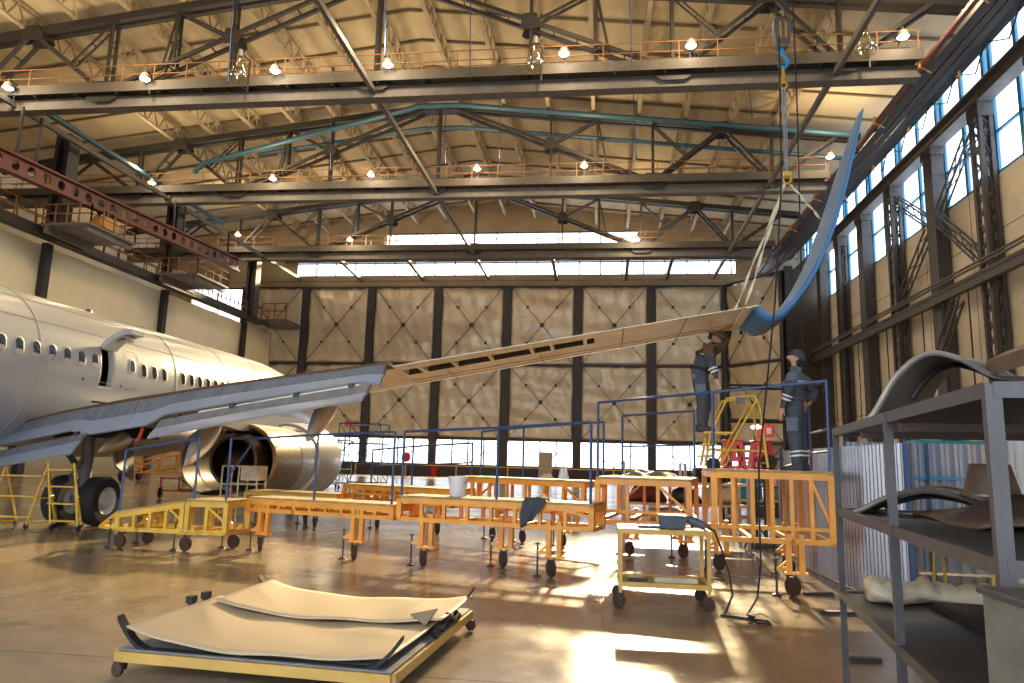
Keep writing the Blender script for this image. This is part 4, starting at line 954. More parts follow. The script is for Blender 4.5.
# red slotted stools (step stools turned on their feet)
def stool(px, label, group, dx):
    p = PA(dx, 2.02, 1.68)
    t = thing('step_stool', label, 'stool', p, group)
    w0, w1, h, d = .20, .135, .44, .30
    for sy in (-d/2, d/2):
        q = MB(); y = p.y+sy; X = p.x; Z = p.z
        F = lambda x, z: Vector((X+x, y-.015, Z+z))
        def quad(a, b_, c, e): q.prism([F(*a), F(*b_), F(*c), F(*e)], (0, .03, 0))
        e = lambda z: w0+(w1-w0)*z/h
        quad((-e(0), 0), (-e(0)+.08, 0), (-e(.38)+.06, .38), (-e(.38), .38)); quad((e(0)-.08, 0), (e(0), 0), (e(.38), .38), (e(.38)-.06, .38))
        quad((-e(.38), .38), (e(.38), .38), (e(h), h), (-e(h), h)); quad((-e(.1)+.05, .12), (e(.1)-.05, .12), (e(.2)-.05, .20), (-e(.2)+.05, .20)); quad((-.03, .2), (.03, .2), (.03, .38), (-.03, .38))
        quad((-e(0)+.05, 0.0), (e(0)-.05, 0.0), (e(.05)-.05, .045), (-e(.05)+.05, .045))
        q.build('side_frame', M['redp'], t)
    q = MB(); q.box(p+V3(0, 0, h+.012), (w1*2+.04, d+.06, .03)); q.build('seat_top', M['redp'], t, bevel=.01)
    q = MB()
    for s in (-1, 1): q.prism([p+V3(s*w0, -d/2, 0), p+V3(s*w0, d/2, 0), p+V3(s*w1, d/2, h), p+V3(s*w1, -d/2, h)], (-s*.02, 0, 0))
    q.build('end_panel', M['redp'], t)
    return t, p
stool(733, 'red plastic step stool directly right of the yellow stepladder', 'red stools on the tall dock', .48)
_, ps = stool(757, 'red plastic step stool with a round cable reel leaning on it', 'red stools on the tall dock', .93)
q = MB(); pr_ = ps+V3(.06, -.28, .12); q.lathe([(.02, -.06), (.12, -.06), (.12, -.045), (.07, -.04), (.07, .04), (.12, .045), (.12, .06), (.02, .06)], pr_, (0,1,0), 22); tag(q.build('cable_reel', M['rust'], smooth=True), 'small dark cable reel in front of the right red stool', 'cable reel')
# yellow rolling stepladder for the bending worker
lx, ly, lz = 2.02, 12.25, 1.68
t = thing('stepladder', 'yellow rolling stepladder with hoop handrails under the bending worker', 'stepladder', (lx, ly, lz)); ladder = t
X0, XP, X1 = 1.62, 1.84, 2.46
for sy in (-.27, .27):
    q = MB(); q.path([(X0-.02, ly+sy, lz+.03), (XP-.14, ly+sy, lz+.55), (XP+.12, ly+sy, lz+1.10), (X1-.08, ly+sy, lz+1.16), (X1, ly+sy, lz+.98), (X1+.10, ly+sy, lz+.03)], .022, 8); q.build('side_rail', M['yellow'], t, smooth=True)
    q = MB(); q.tube((X1-.05, ly+sy, lz+1.08), (XP+.0, ly+sy, lz+.06), .018); q.tube((X0+.06, ly+sy, lz+.30), (X1+.06, ly+sy, lz+.28), .016); q.build('brace', M['yellow'], t, smooth=True)
    q = MB(); q.lathe([(.135, -.012), (.15, -.012), (.15, .012), (.135, .012), (.135, -.012)], (X0+.20, ly+sy, lz+.16), (0,1,0), 24); q.build('wheel_hoop', M['yellow'], t, smooth=True)
for x, z, w in ((X0+.02, lz+.19, .2), (X0+.07, lz+.37, .2), (XP-.02, lz+.56, .44)):
    q = MB(); q.box((x, ly, z), (w, .54, .035)); q.build('step', M['yellow'], t, bevel=.005)
q = MB(); q.box((XP+.32, ly-.30, lz+1.07), (.14, .02, .11)); q.build('name_plate', M['steel_l'], t)
for x, z in ((X1+.05, .5), (X1+.09, .1), (X1-.1, 1.15)): q = MB(); q.tube((x, ly-.27, lz+z), (x, ly+.27, lz+z), .015); q.build('cross_tube', M['yellow'], t)
# ------------------------------------------------------------------ work cart with tool boxes
cx0, cx1, cy0, cy1 = .22, 1.27, 9.32, 9.98
t = thing('work_cart', 'yellow two-tier work cart with grey tool boxes on top', 'cart', (.75, 9.65, 0))
for x in (cx0, cx1):
    for y in (cy0, cy1):
        q = MB(); q.bar((x, y, .17), (x, y, .90), .042, .042, up=(1,0,0)); q.build('leg', M['cart'], t)
        q = MB(); q.lathe([(0, -.025), (.06, -.025), (.08, -.015), (.08, .015), (.06, .025), (0, .025)], (x-.02, y-.02, .08), (.5,.85,0), 18); q.bx((x-.05, y-.02, .08), (x-.04, y+.04, .18)); q.bx((x+.01, y-.02, .08), (x+.02, y+.04, .18)); q.build('caster', M['rust'], t, smooth=True)
for z, nm in ((.90, 'top_tray'), (.27, 'bottom_tray')):
    q = MB(); q.bx((cx0-.03, cy0-.03, z-.03), (cx1+.03, cy0+.02, z+.03)); q.bx((cx0-.03, cy1-.02, z-.03), (cx1+.03, cy1+.03, z+.03)); q.bx((cx0-.03, cy0, z-.03), (cx0+.02, cy1, z+.03)); q.bx((cx1-.02, cy0, z-.03), (cx1+.03, cy1, z+.03)); q.mi = 1; q.bx((cx0, cy0, z-.01), (cx1, cy1, z+.015)); q.build(nm, [M['cart'], M['deck']], t)
t = thing('tool_box', 'grey lidded tool box in the middle of the cart top', 'tool box', (.87, 9.62, .93))
q = MB(); q.loft([[(.87+sx_*w, 9.62+sy_*d, z) for sx_, sy_ in ((-1,-1),(1,-1),(1,1),(-1,1))] for z, w, d in ((.93, .15, .12), (1.06, .165, .13))]); q.build('body', mat('grey_tool_box', (.07,.085,.12), .5), t, bevel=.008)
q = MB(); q.box((.87, 9.62, 1.075), (.36, .29, .035)); q.build('lid', bpy.data.materials['grey_tool_box'], t, bevel=.008)
t = thing('power_tool', 'grey power tool slumped beside the tool box with its cable trailing', 'power tool', (1.15, 9.6, .93))
q = MB(); q.path([(1.06, 9.6, 1.05), (1.15, 9.58, 1.01), (1.27, 9.55, .965)], .05, 10, rad=[.05, .06, .045]); q.build('body', bpy.data.materials['grey_tool_box'], t, smooth=True)
q = MB(); q.tube((1.1, 9.6, 1.0), (1.12, 9.66, .95), .022); q.build('grip', M['rubber'], t)
q = MB(); q.box((.60, 9.48, .945), (.32, .10, .035)); tag(q.build('spirit_level', mat('blue_black', (.03,.04,.08), .4), bevel=.006), 'flat dark case at the front edge of the cart top', 'case')
q = MB(); q.box((.43, 9.45, .305), (.24, .08, .045)); tag(q.build('tool_case', M['steel']), 'dark flat case on the lower tray of the cart', 'tool case')
cloth('rag', (.42, 9.7, .285), .10, .08, .05, 'small rag on the lower tray of the cart', 'rag', bpy.data.materials['rag_tan'], 21)
q = MB(); q.box((.9, 9.62, .30), (.52, .3, .03)); q.box((.9, 9.46, .33), (.5, .02, .03)); tag(q.build('parts_tray', M['canvas']), 'shallow parts tray on the lower tray of the cart', 'tray')
q = MB(); q.path([(1.27, 9.52, .96), (1.36, 9.45, .93), (1.42, 9.38, .75), (1.50, 9.3, .45), (1.52, 9.2, .22), (1.42, 9.12, .03), (1.36, 9.05, .014), (1.55, 8.98, .014), (1.72, 8.9, .014), (1.86, 8.86, .014), (1.84, 8.72, .014), (1.70, 8.72, .014), (1.62, 8.85, .03), (1.72, 8.98, .03), (1.66, 9.1, .03), (1.72, 9.3, .03), (1.90, 9.7, .12), (2.03, 10.1, .5), (2.08, 10.35, 1.2), (2.1, 10.38, 1.75), (2.15, 10.1, 2.6), (2.24, 9.75, 3.9), (2.40, 9.85, 5.6), (2.62, 10.6, 8.2)], .013, 6)
tag(q.build('power_cable', M['rubber'], smooth=True), 'black power cable from the cart over the floor and up past the dock', 'cable')
# ------------------------------------------------------------------ dolly with the curved composite panels
t = thing('panel_dolly', 'low yellow dolly on casters carrying the tan curved panels', 'dolly', (-2.5, 6.6, 0)); dolly = t
FLc, FRc, BRc, BLc = V3(-3.70, 5.53, 0), V3(-1.48, 5.36, 0), V3(-1.34, 7.72, 0), V3(-3.58, 7.80, 0)
q = MB()
for a, b_ in ((FLc, FRc), (FRc, BRc), (BRc, BLc), (BLc, FLc)): q.bar(up(a, .15), up(b_, .15), .06, .075)
for s in (.33, .66): q.bar(up(lerp(FLc, BLc, s), .15), up(lerp(FRc, BRc, s), .15), .05, .06)
q.build('frame', M['dyellow'], t)
q = MB(); q.prism([up(FLc, .19), up(FRc, .19), up(BRc, .19), up(BLc, .19)], (0,0,.012)); q.build('bed', mat('blue_grey_bed', (.16,.165,.19), .6, 0, .3, 5), t)
for c in (FLc+V3(.03,.0,0), FRc+V3(-.04,.06,0), BRc+V3(.02,-.04,0), BLc+V3(.06,-.06,0)):
    q = MB(); q.lathe([(0, -.02), (.04, -.02), (.052, -.014), (.055, 0), (.052, .014), (.04, .02), (0, .02)], c+V3(0,-.03,.058), (.25,.97,0), 20); q.bx(c+V3(-.04,-.03,.05), c+V3(-.03,.03,.115)); q.bx(c+V3(.03,-.03,.05), c+V3(.04,.03,.115)); q.build('caster', M['rust'], t, smooth=True)
def trough(u): return .222 + .15*max(0, -u)**2.4 + .05*max(0, u)**3
for f, yo in ((0., .06), (1., -.08)):
    l, r_ = lerp(FLc, BLc, f), lerp(FRc, BRc, f); P = []
    for i in range(41):
        u = i/40*2-1; c = lerp(l, r_, i/40)+V3(0, yo, 0); e = max(0, (abs(u)-.80)/.20); c.z = .205+.23*e**1.7; c.x += math.copysign(.05*e, u); P.append([c+V3(0,-.04,0), c+V3(0,.04,0)])
    q = MB(); q.sheet(P, .035, (0,0,1)); q.build('cradle_rib', M['rubber'], t)
for f in (.42, .52): q = MB(); q.box(lerp(FLc, BLc, f)+V3(-.03,0,.40), (.06,.09,.06)); q.bar(lerp(FLc, BLc, f)+V3(-.03,0,.2), lerp(FLc, BLc, f)+V3(-.03,0,.38), .04); q.build('pad', M['rubber'], t)
q = MB(); P = []
for i in range(9): c = lerp(FRc, BRc, .45+.35*i/8); c.z = .21+.07*math.sin(i/8*PI)+.03*math.sin(i*1.9); P.append(c)
q.path(P, .028, 8); q.build('edge_foam', M['rubber'], t, smooth=True)
def panel(f0, f1, uL, uR, dz, lift, label):
    P = []
    for i in range(41):
        u = uL+(uR-uL)*i/40; row = []
        for j in range(13):
            f = f0+(f1-f0)*j/12; c = lerp(lerp(FLc, BLc, f), lerp(FRc, BRc, f), (u+1)/2); c.y += .03*math.sin(u*2)
            c.z = trough(u)+dz+lift*(j/12 if lift > 0 else j/12-1)*(.4+.6*abs(u))+.006*math.sin(u*9+j*.4); row.append(c)
        P.append(row)
    q = MB(); q.sheet(P, .010, (0,0,1)); o = q.build('composite_panel', M['cardboard'], smooth='all'); tag(o, label, 'panel', 'curved panels on the dolly'); return o
panel(.02, .60, -.97, .95, .008, .0, 'tan curved panel lying lowest at the front of the dolly')
panel(.50, .97, -.90, 1.02, .05, .01, 'tan curved panel overlapping at the back of the dolly')
q = MB(); q.prism([(-1.72, 6.75, .31), (-1.50, 6.42, .29), (-1.48, 6.8, .36)], (0,0,.01)); tag(q.build('offcut', M['steel_l']), 'grey triangular offcut on the right edge of the tan panels', 'offcut')
# ================================================================== rack in the right foreground
pA, pB_, pC_ = V3(1.725, 5.76, 0), V3(1.485, 4.07, 0), V3(1.30, 2.64, 0)
du = (pC_-pA).normalized(); dn = V3(-du.y, du.x, 0);  dn = dn if dn.x > 0 else -dn
W = 1.5
t = thing('storage_rack', 'grey steel rack at the right with three shelves of cowl panels', 'rack', lerp(pA, pC_, .5)+dn*W/2)
M['rack'] = mat('rack_grey_paint', (.06,.055,.058), .5, 0, .2, 5)
M['shelf'] = mat('worn_shelf', (.05,.045,.048), .45, 0, .35, 4)
for p in (pA, pB_, pC_):
    for k in (0, 1):
        q = MB(); b0 = p+dn*W*k; q.bar(b0, b0+V3(0,0,2.0), (.040 if p is not pC_ else .050), .040, up=du); q.build('upright', M['rack'], t)
for z, nm in ((1.98, 'top_shelf'), (1.40, 'shelf'), (.82, 'shelf')):
    q = MB()
    for k in (0, 1): q.bar(pA+dn*W*k+V3(0,0,z), pC_+dn*W*k+V3(0,0,z), .045, .055)
    for p in (pA, pC_): q.bar(p+V3(0,0,z), p+dn*W+V3(0,0,z), .045, .055)
    q.mi = 1; a = [pA+V3(0,0,z), pA+dn*W+V3(0,0,z), pC_+dn*W+V3(0,0,z), pC_+V3(0,0,z)]; q.prism(a, (0,0,.012)); q.build(nm, [M['rack'], M['shelf']], t)
q = MB()
for z in (1.92,): 
    for s in (.3, .6): q.bar(lerp(pA, pC_, s)+V3(0,0,z), lerp(pA, pC_, s)+dn*W+V3(0,0,z), .04, .04)
q.build('shelf_bearer', mat('rust_brown', (.06,.03,.024), .6), t)
def RP(s, d, z): return lerp(pA, pC_, s)+dn*d+V3(0,0,z)
def cowl(label, s0, s1, d0, d1, z, prof, th, m, rim, lab_rim=None, dsh=0., zsh=0.):
    """a curved engine cowl: arch profile runs across the rack, length along it"""
    P = []; n = len(prof)-1
    for i in range(41):
        f = i/40*n; k = min(int(f), n-1); u = f-k; g = lambda j: prof[max(0, min(n, j))]
        y = .5*((2*g(k))+(-g(k-1)+g(k+1))*u+(2*g(k-1)-5*g(k)+4*g(k+1)-g(k+2))*u*u+(-g(k-1)+3*g(k)-3*g(k+1)+g(k+2))*u**3)
        row = []
        for j in range(7): row.append(RP(s0+(s1-s0)*j/6, d0+(d1-d0)*i/40+dsh*j/6, z+zsh*j/6+y*(1+.05*j/6)))
        P.append(row)
    t = thing('engine_cowl', label, 'cowl panel', RP((s0+s1)/2, (d0+d1)/2, z))
    q = MB(); q.sheet(P, th); q.build('shell', m, t, smooth=True)
    q = MB(); 
    for col in (0, 6):
        q = MB(); q.path([Vector(r_[col])+V3(0,0,0) for r_ in P], .018, 8); q.build('rim', rim, t, smooth=True)
    q = MB(); q.path([Vector(r_[3])-V3(0,0,th+.03) for r_ in P[4:-4]], .02, 6); q.build('stiffener', M['steel'], t)
    return t, P
M['cowl'] = mat('weathered_cowl', (.13,.105,.08), .5, .0, .3, 3)
M['rim'] = mat('worn_alloy_rim', (.26,.23,.20), .4, .5, .3, 8)
M['leather'] = mat('brown_cover', (.14,.085,.055), .55, 0, .35, 4, .3, 8)
# top cowl: tip low at the left, arched, running out flat to the right
cowl('large arched cowl with pale rim on the rack top', .335, .03, .02, 1.24, 2.005, [.0, .27, .405, .375, .27, .25, .255, .255], .018, M['cowl'], M['rim'], None, .50, .06)
t = thing('cowl_half', 'second dark cowl lying on the right of the rack top', 'cowl panel', RP(.6, 1.1, 2.2))
P = [[RP(.72-.4*j/5, .70+.77*i/12, 2.35+.13*math.sin(i/12*PI)+.02*j/5) for j in range(6)] for i in range(13)]
q = MB(); q.sheet(P, .09, (0,0,1)); q.build('shell', M['leather'], t, smooth=True)
q = MB(); q.path([v[0]-V3(0,0,.04) for v in P], .05, 8); q.build('rim', M['cowl'], t, smooth=True)
p = RP(.45, .88, 2.475)
t = thing('metal_can', 'worn metal can standing at the right end of the rack top', 'can', p)
q = MB(); q.lathe([(0, 0), (.10, 0), (.10, .005), (.098, .17), (.104, .172), (.104, .185), (.09, .185), (.088, .03), (0, .03)], p, (0,0,1), 28); q.build('body', mat('tarnished_tin', (.45,.38,.29), .35, .7, .2, 8), t, smooth=True)
# middle shelf
cowl('flat arched cowl on the middle shelf of the rack', .14, .01, .02, 1.42, 1.42, [.0, .10, .155, .14, .08, .04, .02, .02], .016, M['cowl'], M['rim'], None, .2, .01)
P = []
for i in range(21):
    row = []
    for j in range(9):
        u, v = i/20, j/8; row.append(RP(.12+.40*v, .40+1.05*u, 1.43+.17*math.sin(min(1, u*1.8)*PI/2)*math.sin(.25+v*2.5)+.012*math.sin(u*14+v*7)))
    P.append(row)
q = MB(); q.sheet(P, .02, (0,0,1)); tag(q.build('cover_sheet', M['leather'], smooth='all'), 'dark brown cover sheet draped over the middle shelf', 'cover')
p = RP(.16, .84, 1.56)
t = thing('cone_part', 'brown truncated cone standing on the middle shelf', 'engine cone', p)
q = MB(); q.lathe([(0, 0), (.165, 0), (.16, .02), (.115, .20), (.105, .205), (.10, .19), (0, .17)], p, (0,0,1), 30); q.build('shell', mat('brown_cone', (.20,.12,.075), .5, 0, .3, 6), t, smooth=True)
q = MB(); q.lathe([(.165, 0), (.175, 0), (.175, .012), (.165, .012)], p, (0,0,1), 30); q.build('flange', M['rim'], t)
# lower shelf: rolled blanket
P = []; rnd = random.Random(4)
for i in range(33):
    d = .10+1.35*i/32; ring = []
    rr = .085*(1+.12*math.sin(i*.9)+.1*math.sin(i*2.3)); c = RP(.10+.02*math.sin(i*.5), d, .832+rr*.8)
    for k in range(16):
        a = 2*PI*k/16; w = 1+.10*math.sin(3*a+i*.8)+.06*math.sin(7*a+i*1.7); v = du*(math.cos(a)*rr*1.5*w)+V3(0,0,math.sin(a)*rr*.9*w); pt = c+v; pt.z = max(.836, pt.z); ring.append(pt)
    P.append(ring)
q = MB(); q.loft(P); tag(q.build('blanket', M['canvas'], smooth='all'), 'crumpled beige blanket rolled along the low shelf of the rack', 'blanket')
q = MB(); a = [RP(.16, .45, .834), RP(.16, 1.45, .834), RP(.5, 1.45, .834), RP(.5, .55, .834)]; q.prism(a, (0,0,.05)); tag(q.build('foam_sheet', M['rubber']), 'black foam sheet lying behind the rack upright on the low shelf', 'foam sheet')
# grey cabinet in the near right corner
cabp = at(981, 586, Y=2.42)
t = thing('metal_cabinet', 'worn green-grey metal cabinet in the lower right corner', 'cabinet', (cabp.x+.35, 2.0, 0))
M['cab'] = mat('green_grey_paint', (.17,.17,.14), .55, 0, .3, 6)
x0, x1 = cabp.x, cabp.x+.7; zt = cabp.z
q = MB(); q.bx((x0, 1.55, .05), (x1, 2.42, zt-.02)); q.build('body', M['cab'], t, bevel=.006)
q = MB(); q.bx((x0-.012, 1.53, zt-.02), (x1+.01, 2.43, zt)); q.build('top', M['rack'], t, bevel=.004)
q = MB(); q.bx((x0+.03, 1.538, .12), (x1-.03, 1.549, zt-.06)); dd = q.build('door', M['cab'], t); q = MB(); q.bx((x0+.55, 1.51, .7), (x0+.57, 1.538, .82)); q.build('handle', M['rim'], dd)
# ------------------------------------------------------------------ corrugated fences
def fence(label, a, b_, h, m, pitch=.11, rails=(.35, 1.35), posts=2, side=1):
    a = Vector((*a, 0)); b_ = Vector((*b_, 0)); u = (b_-a).normalized(); n = V3(-u.y, u.x, 0)*side; L = (b_-a).length
    t = thing('corrugated_fence', label, 'fence', (a+b_)/2, 'corrugated sheet fences')
    P = []; k = int(L/pitch*4)
    off = [0, pitch*.3, pitch*.3, 0]
    for i in range(k+1):
        p = a+u*(L*i/k)+n*(off[i % 4]); P.append([p+V3(0,0,.03), p+V3(0,0,h)])
    q = MB(); q.sheet(P, .002); q.build('sheet', m, t)
    q = MB()
    for z in rails: q.bar(a-n*.03+V3(0,0,z), b_-n*.03+V3(0,0,z), .03, .05)
    q.build('rail', M['blue'], t)
    for i in range(posts+1):
        q = MB(); p = lerp(a, b_, i/posts)-n*.05; q.bar(p, p+V3(0,0,h), .05, .05, up=u); q.build('post', M['bluetube'], t)
fence('corrugated metal fence running beside the tall dock', (3.62, 9.3), (3.50, 15.0), 2.05, M['galv'], .13, (), 1, side=-1)
M['galv_b'] = mat('blue_grey_sheet', (.30,.33,.40), .4, .5, .1, 3)
M['galv_w'] = mat('pale_sheet', (.62,.60,.58), .4, .3, .1, 3)
fence('blue-grey corrugated fence with blue rails seen through the rack', (6.9, 13.6), (4.2, 13.6), 2.2, M['galv_b'], .22, (1.6, .75), side=-1)
fence('pale wide-ribbed fence sheet at the right edge behind the rack', (8.6, 12.6), (6.28, 12.6), 2.25, M['galv_w'], .24, (), side=-1)
# trestle behind the fence gap
t = thing('trestle', 'yellow trestle behind the rack, in front of the blue-grey fence', 'trestle', (5.55, 12.2, 0))
q = MB(); q.bar((4.95, 12.2, .62), (6.15, 12.2, .62), .06, .08); q.build('beam', M['yellow'], t)
for x in (5.07, 5.9):
    for s in (-1, 1):
        q = MB(); q.bar((x+s*.03, 12.2, 1.1), (x+s*.17, 12.2+s*.2, .0), .03); q.build('leg', M['yellow'], t)
q = MB(); q.path([(5.10, 12.1, 1.12), (5.17, 12.1, 1.05), (5.15, 12.05, .9), (5.25, 12.05, .55)], .03, 6); q.box((5.15, 12.1, 1.1), (.22, .1, .08)); tag(q.build('strap', M['rubber']), 'black strap hung on the yellow trestle behind the rack', 'strap')
for i, (x, y, l, rz) in enumerate(((2.85, 9.55, .5, .15), (2.35, 7.3, .28, .1), (2.95, 10.9, .4, .2), (2.35, 5.9, .5, .3))):
    q = MB(); q.box((x, y, .02), (l, .07, .04), rz); q.box((x, y+.05, .012), (l*.8, .04, .024), rz)
    tag(q.build('timber_offcut', M['dark']), 'dark timber offcut on the floor, ' + ['below the right dock caster', 'just outside the rack', 'beside the foot of the fence', 'close to the far leg of the rack'][i], 'offcut', 'offcuts on the floor')
# blue machine tops beyond the fence
t = thing('blue_machine', 'blue machine showing over the blue-grey fence', 'machine', (10.2, 22.4, 0))
for i in range(4):
    q = MB(); q.bx((8.8+i*.8, 22, .1), (9.3+i*.8, 22.8, 2.5)); q.bx((8.75+i*.8, 21.9, 2.2), (9.35+i*.8, 22.9, 2.6)); q.build('housing', mat('cyan_machine', (.03,.33,.45), .45) if i == 0 else bpy.data.materials['cyan_machine'], t)
q = MB(); q.bx((8.6, 21.8, 0), (11.9, 23, .1)); q.build('base', M['dark'], t)
# ================================================================== workers
def bev(pts): return pts
def person(label, base, heading, J, E, matfun, mats):
    f = V3(math.cos(heading), math.sin(heading), 0); l = V3(-f.y, f.x, 0); base = Vector(base)
    W = lambda p: base + f*p[0] + l*p[1] + V3(0,0,p[2])
    names = list(J); idx = {n: i for i, n in enumerate(names)}
    me = bpy.data.meshes.new('person'); me.from_pydata([J[n][0] for n in names], [(idx[a], idx[b_]) for a, b_ in E], [])
    o = bpy.data.objects.new('person', me); C.objects.link(o)
    sk = o.modifiers.new('skin', 'SKIN'); sk.use_smooth_shade = True; sk.branch_smoothing = .6
    for i, n in enumerate(names):
        r_ = J[n][1]; sv = me.skin_vertices[0].data[i]; k_ = 1.45 if n in ('belly','chest','pelvis') else 1.32 if n in ('pelvis','belly','chest','upper','shl','shr','uarml','uarmr','ell','elr','hipl','hipr','thl','thr','knl','knr','shnl','shnr','anl','anr') else 1.; sv.radius = (r_*k_, r_*k_) if not isinstance(r_, tuple) else (r_[0]*k_, r_[1]*k_); sv.use_root = (n == 'pelvis')
    sb = o.modifiers.new('sub', 'SUBSURF'); sb.levels = sb.render_levels = 2
    dg = bpy.context.evaluated_depsgraph_get(); m2 = bpy.data.meshes.new_from_object(o.evaluated_get(dg)); o.modifiers.clear(); o.data = m2
    m2.materials.clear()
    for m in mats: m2.materials.append(m)
    for p in m2.polygons: p.material_index = matfun(p.center); p.use_smooth = True
    o.location = base; o.rotation_euler.z = heading
    tag(o, label, 'person'); return o
def hand(J, E, side, wrist, d, pl, nm):
    """palm with four fingers of unequal length and a thumb leaving its side; d = direction of the hand, pl = across the palm"""
    d = Vector(d).normalized(); pl = Vector(pl).normalized(); cr = d.cross(pl); w = Vector(wrist)
    J[nm+'palm'] = (tuple(w+d*.055), .033); E.append((side, nm+'palm'))
    J[nm+'knuck'] = (tuple(w+d*.09), .030); E.append((nm+'palm', nm+'knuck'))
    for k, (o_, ln) in enumerate(((-.030, .07), (-.010, .085), (.010, .08), (.030, .06))):
        a = w+d*.105+pl*o_; b_ = a+d*ln*.5+cr*.008; c = b_+d*ln*.4+cr*.03
        for i, (p, r_) in enumerate(((a, .0105), (b_, .0095), (c, .008))): J['%sf%d%d' % (nm, k, i)] = (tuple(p), r_)
        E += [(nm+'knuck', '%sf%d0' % (nm, k)), ('%sf%d0' % (nm, k), '%sf%d1' % (nm, k)), ('%sf%d1' % (nm, k), '%sf%d2' % (nm, k))]
    a = w+d*.05-pl*.042; b_ = a+d*.04-pl*.012+cr*.012
    J[nm+'t0'] = (tuple(a), .012); J[nm+'t1'] = (tuple(b_), .0095); E += [(nm+'palm', nm+'t0'), (nm+'t0', nm+'t1')]
def head(J, E, c, d, upv, frm):
    """skull, face, jaw and nose along the looking direction d"""
    c = Vector(c); d = Vector(d).normalized(); u = Vector(upv).normalized(); u = (u-d*u.dot(d)).normalized(); s = u.cross(d)
    for n, p, r_ in (('hbase', c-u*.075+d*-.005, .062), ('skull', c+u*.01-d*.02, .098), ('crown', c+u*.07-d*.02, .078), ('face', c+d*.045-u*.02, .068), ('jaw', c+d*.06-u*.085, .046), ('nose', c+d*.112-u*.025, .014),
                    ('earl', c+s*.098-u*.02-d*.02, .016), ('earr', c-s*.098-u*.02-d*.02, .016)): J[n] = (tuple(p), r_)
    E += [(frm, 'hbase'), ('hbase', 'skull'), ('skull', 'crown'), ('skull', 'face'), ('face', 'jaw'), ('face', 'nose'), ('skull', 'earl'), ('skull', 'earr')]
    return c, d, u, s
def child(q, nm, m, o, smooth=True):
    return q.build(nm, m, o, smooth=smooth, local=True)
def face_bits(o, c, d, u, s, capm, hairm, brim=True, stripes=None):
    q = MB()
    for k in (-1, 1): q.lathe([(0, -.006), (.010, -.002), (.011, .002), (0, .007)], c+d*.103+s*.032*k-u*.002, d, 10)
    child(q, 'eye', M['black'], o)
    q = MB(); q.tube(c+d*.103-u*.072-s*.022, c+d*.103-u*.072+s*.022, .006, 6); child(q, 'mouth', mat('lips', (.30,.10,.08), .6) if 'lips' not in bpy.data.materials else bpy.data.materials['lips'], o)
    q = MB()
    for k in (-1, 1): q.tube(c+d*.108+s*.016*k+u*.018, c+d*.098+s*.05*k+u*.020, .006, 6)
    child(q, 'eyebrow', hairm, o)
    rings = []
    for i in range(9):
        a = i/8*PI*.5; rr = .118*math.cos(a)+.004; h = .125*math.sin(a)
        rings.append([c+u*(.025+h)-d*.018+(d*math.cos(t_)*1.06+s*math.sin(t_)*.94)*rr for t_ in [2*PI*k/20 for k in range(20)]])
    q = MB(); q.loft(rings); cap = child(q, 'cap', capm, o)
    if brim:
        P = [[c+u*(.035-.02*r_)+d*(.07+.07*r_*math.cos(t_))+s*(.095*math.sin(t_)) for r_ in (0, .5, 1)] for t_ in [(-1.2+2.4*k/10) for k in range(11)]]
        q = MB(); q.sheet(P, .008); child(q, 'cap_brim', capm, o)
    if stripes:
        q = MB()
        for a in (.25, .6, .95): q.path([c+u*(.025+.128*math.sin(a))-d*.018+(d*math.cos(t_)*1.06+s*math.sin(t_)*.94)*(.122*math.cos(a)+.004) for t_ in [2*PI*k/20 for k in range(21)]], .006, 5)
        child(q, 'knit_stripe', stripes, o)
    q = MB()
    rg = []
    for a, h in ((-.35, -.055), (0, -.02), (.2, .03)): rg.append([c-d*.018+u*h+(-d*math.cos(t_)*1.02+s*math.sin(t_))*(.106) for t_ in [(-1.25+2.5*k/12) for k in range(13)]])
    q.sheet([list(r_) for r_ in rg], .014); child(q, 'hair', hairm, o)
def boot(o, an, toe, m):
    an = Vector(an); toe = Vector(toe); d = (toe-an); d.z = 0; d.normalize(); s = V3(-d.y, d.x, 0); rings = []
    z0 = toe.z-.035
    for t_, w, h in ((-.085, .03, .09), (-.07, .042, .11), (-.03, .046, .16), (.03, .046, .15), (.08, .047, .095), (.14, .05, .075), (.185, .042, .06), (.205, .018, .04)):
        rings.append([V3(an.x, an.y, z0)+d*t_+s*w*x+V3(0,0,h*z) for x, z in ((-1,0),(-1,.5),(-.75,.9),(0,1),(.75,.9),(1,.5),(1,0))])
    q = MB(); q.loft(rings); bo = child(q, 'boot', m, o)
    q = MB(); q.loft([[V3(an.x, an.y, z0-.012)+d*t_+s*w*x+V3(0,0,z) for x, z in ((-1,0),(1,0),(1,.016),(-1,.016))] for t_, w in ((-.09,.04),(-.03,.05),(.08,.05),(.15,.053),(.21,.02))]); child(q, 'sole', M['black'], bo, False)
def cuff(o, a, b_, r0, r1, m, nm, th=.0):
    q = MB(); q.path([Vector(a), Vector(b_)], r0, 16, r1); return child(q, nm, m, o)
hair = mat('dark_hair', (.03,.02,.015), .8); refl = mat('reflective_tape', (.62,.62,.60), .35); bootm = mat('black_boot', (.018,.017,.016), .6)
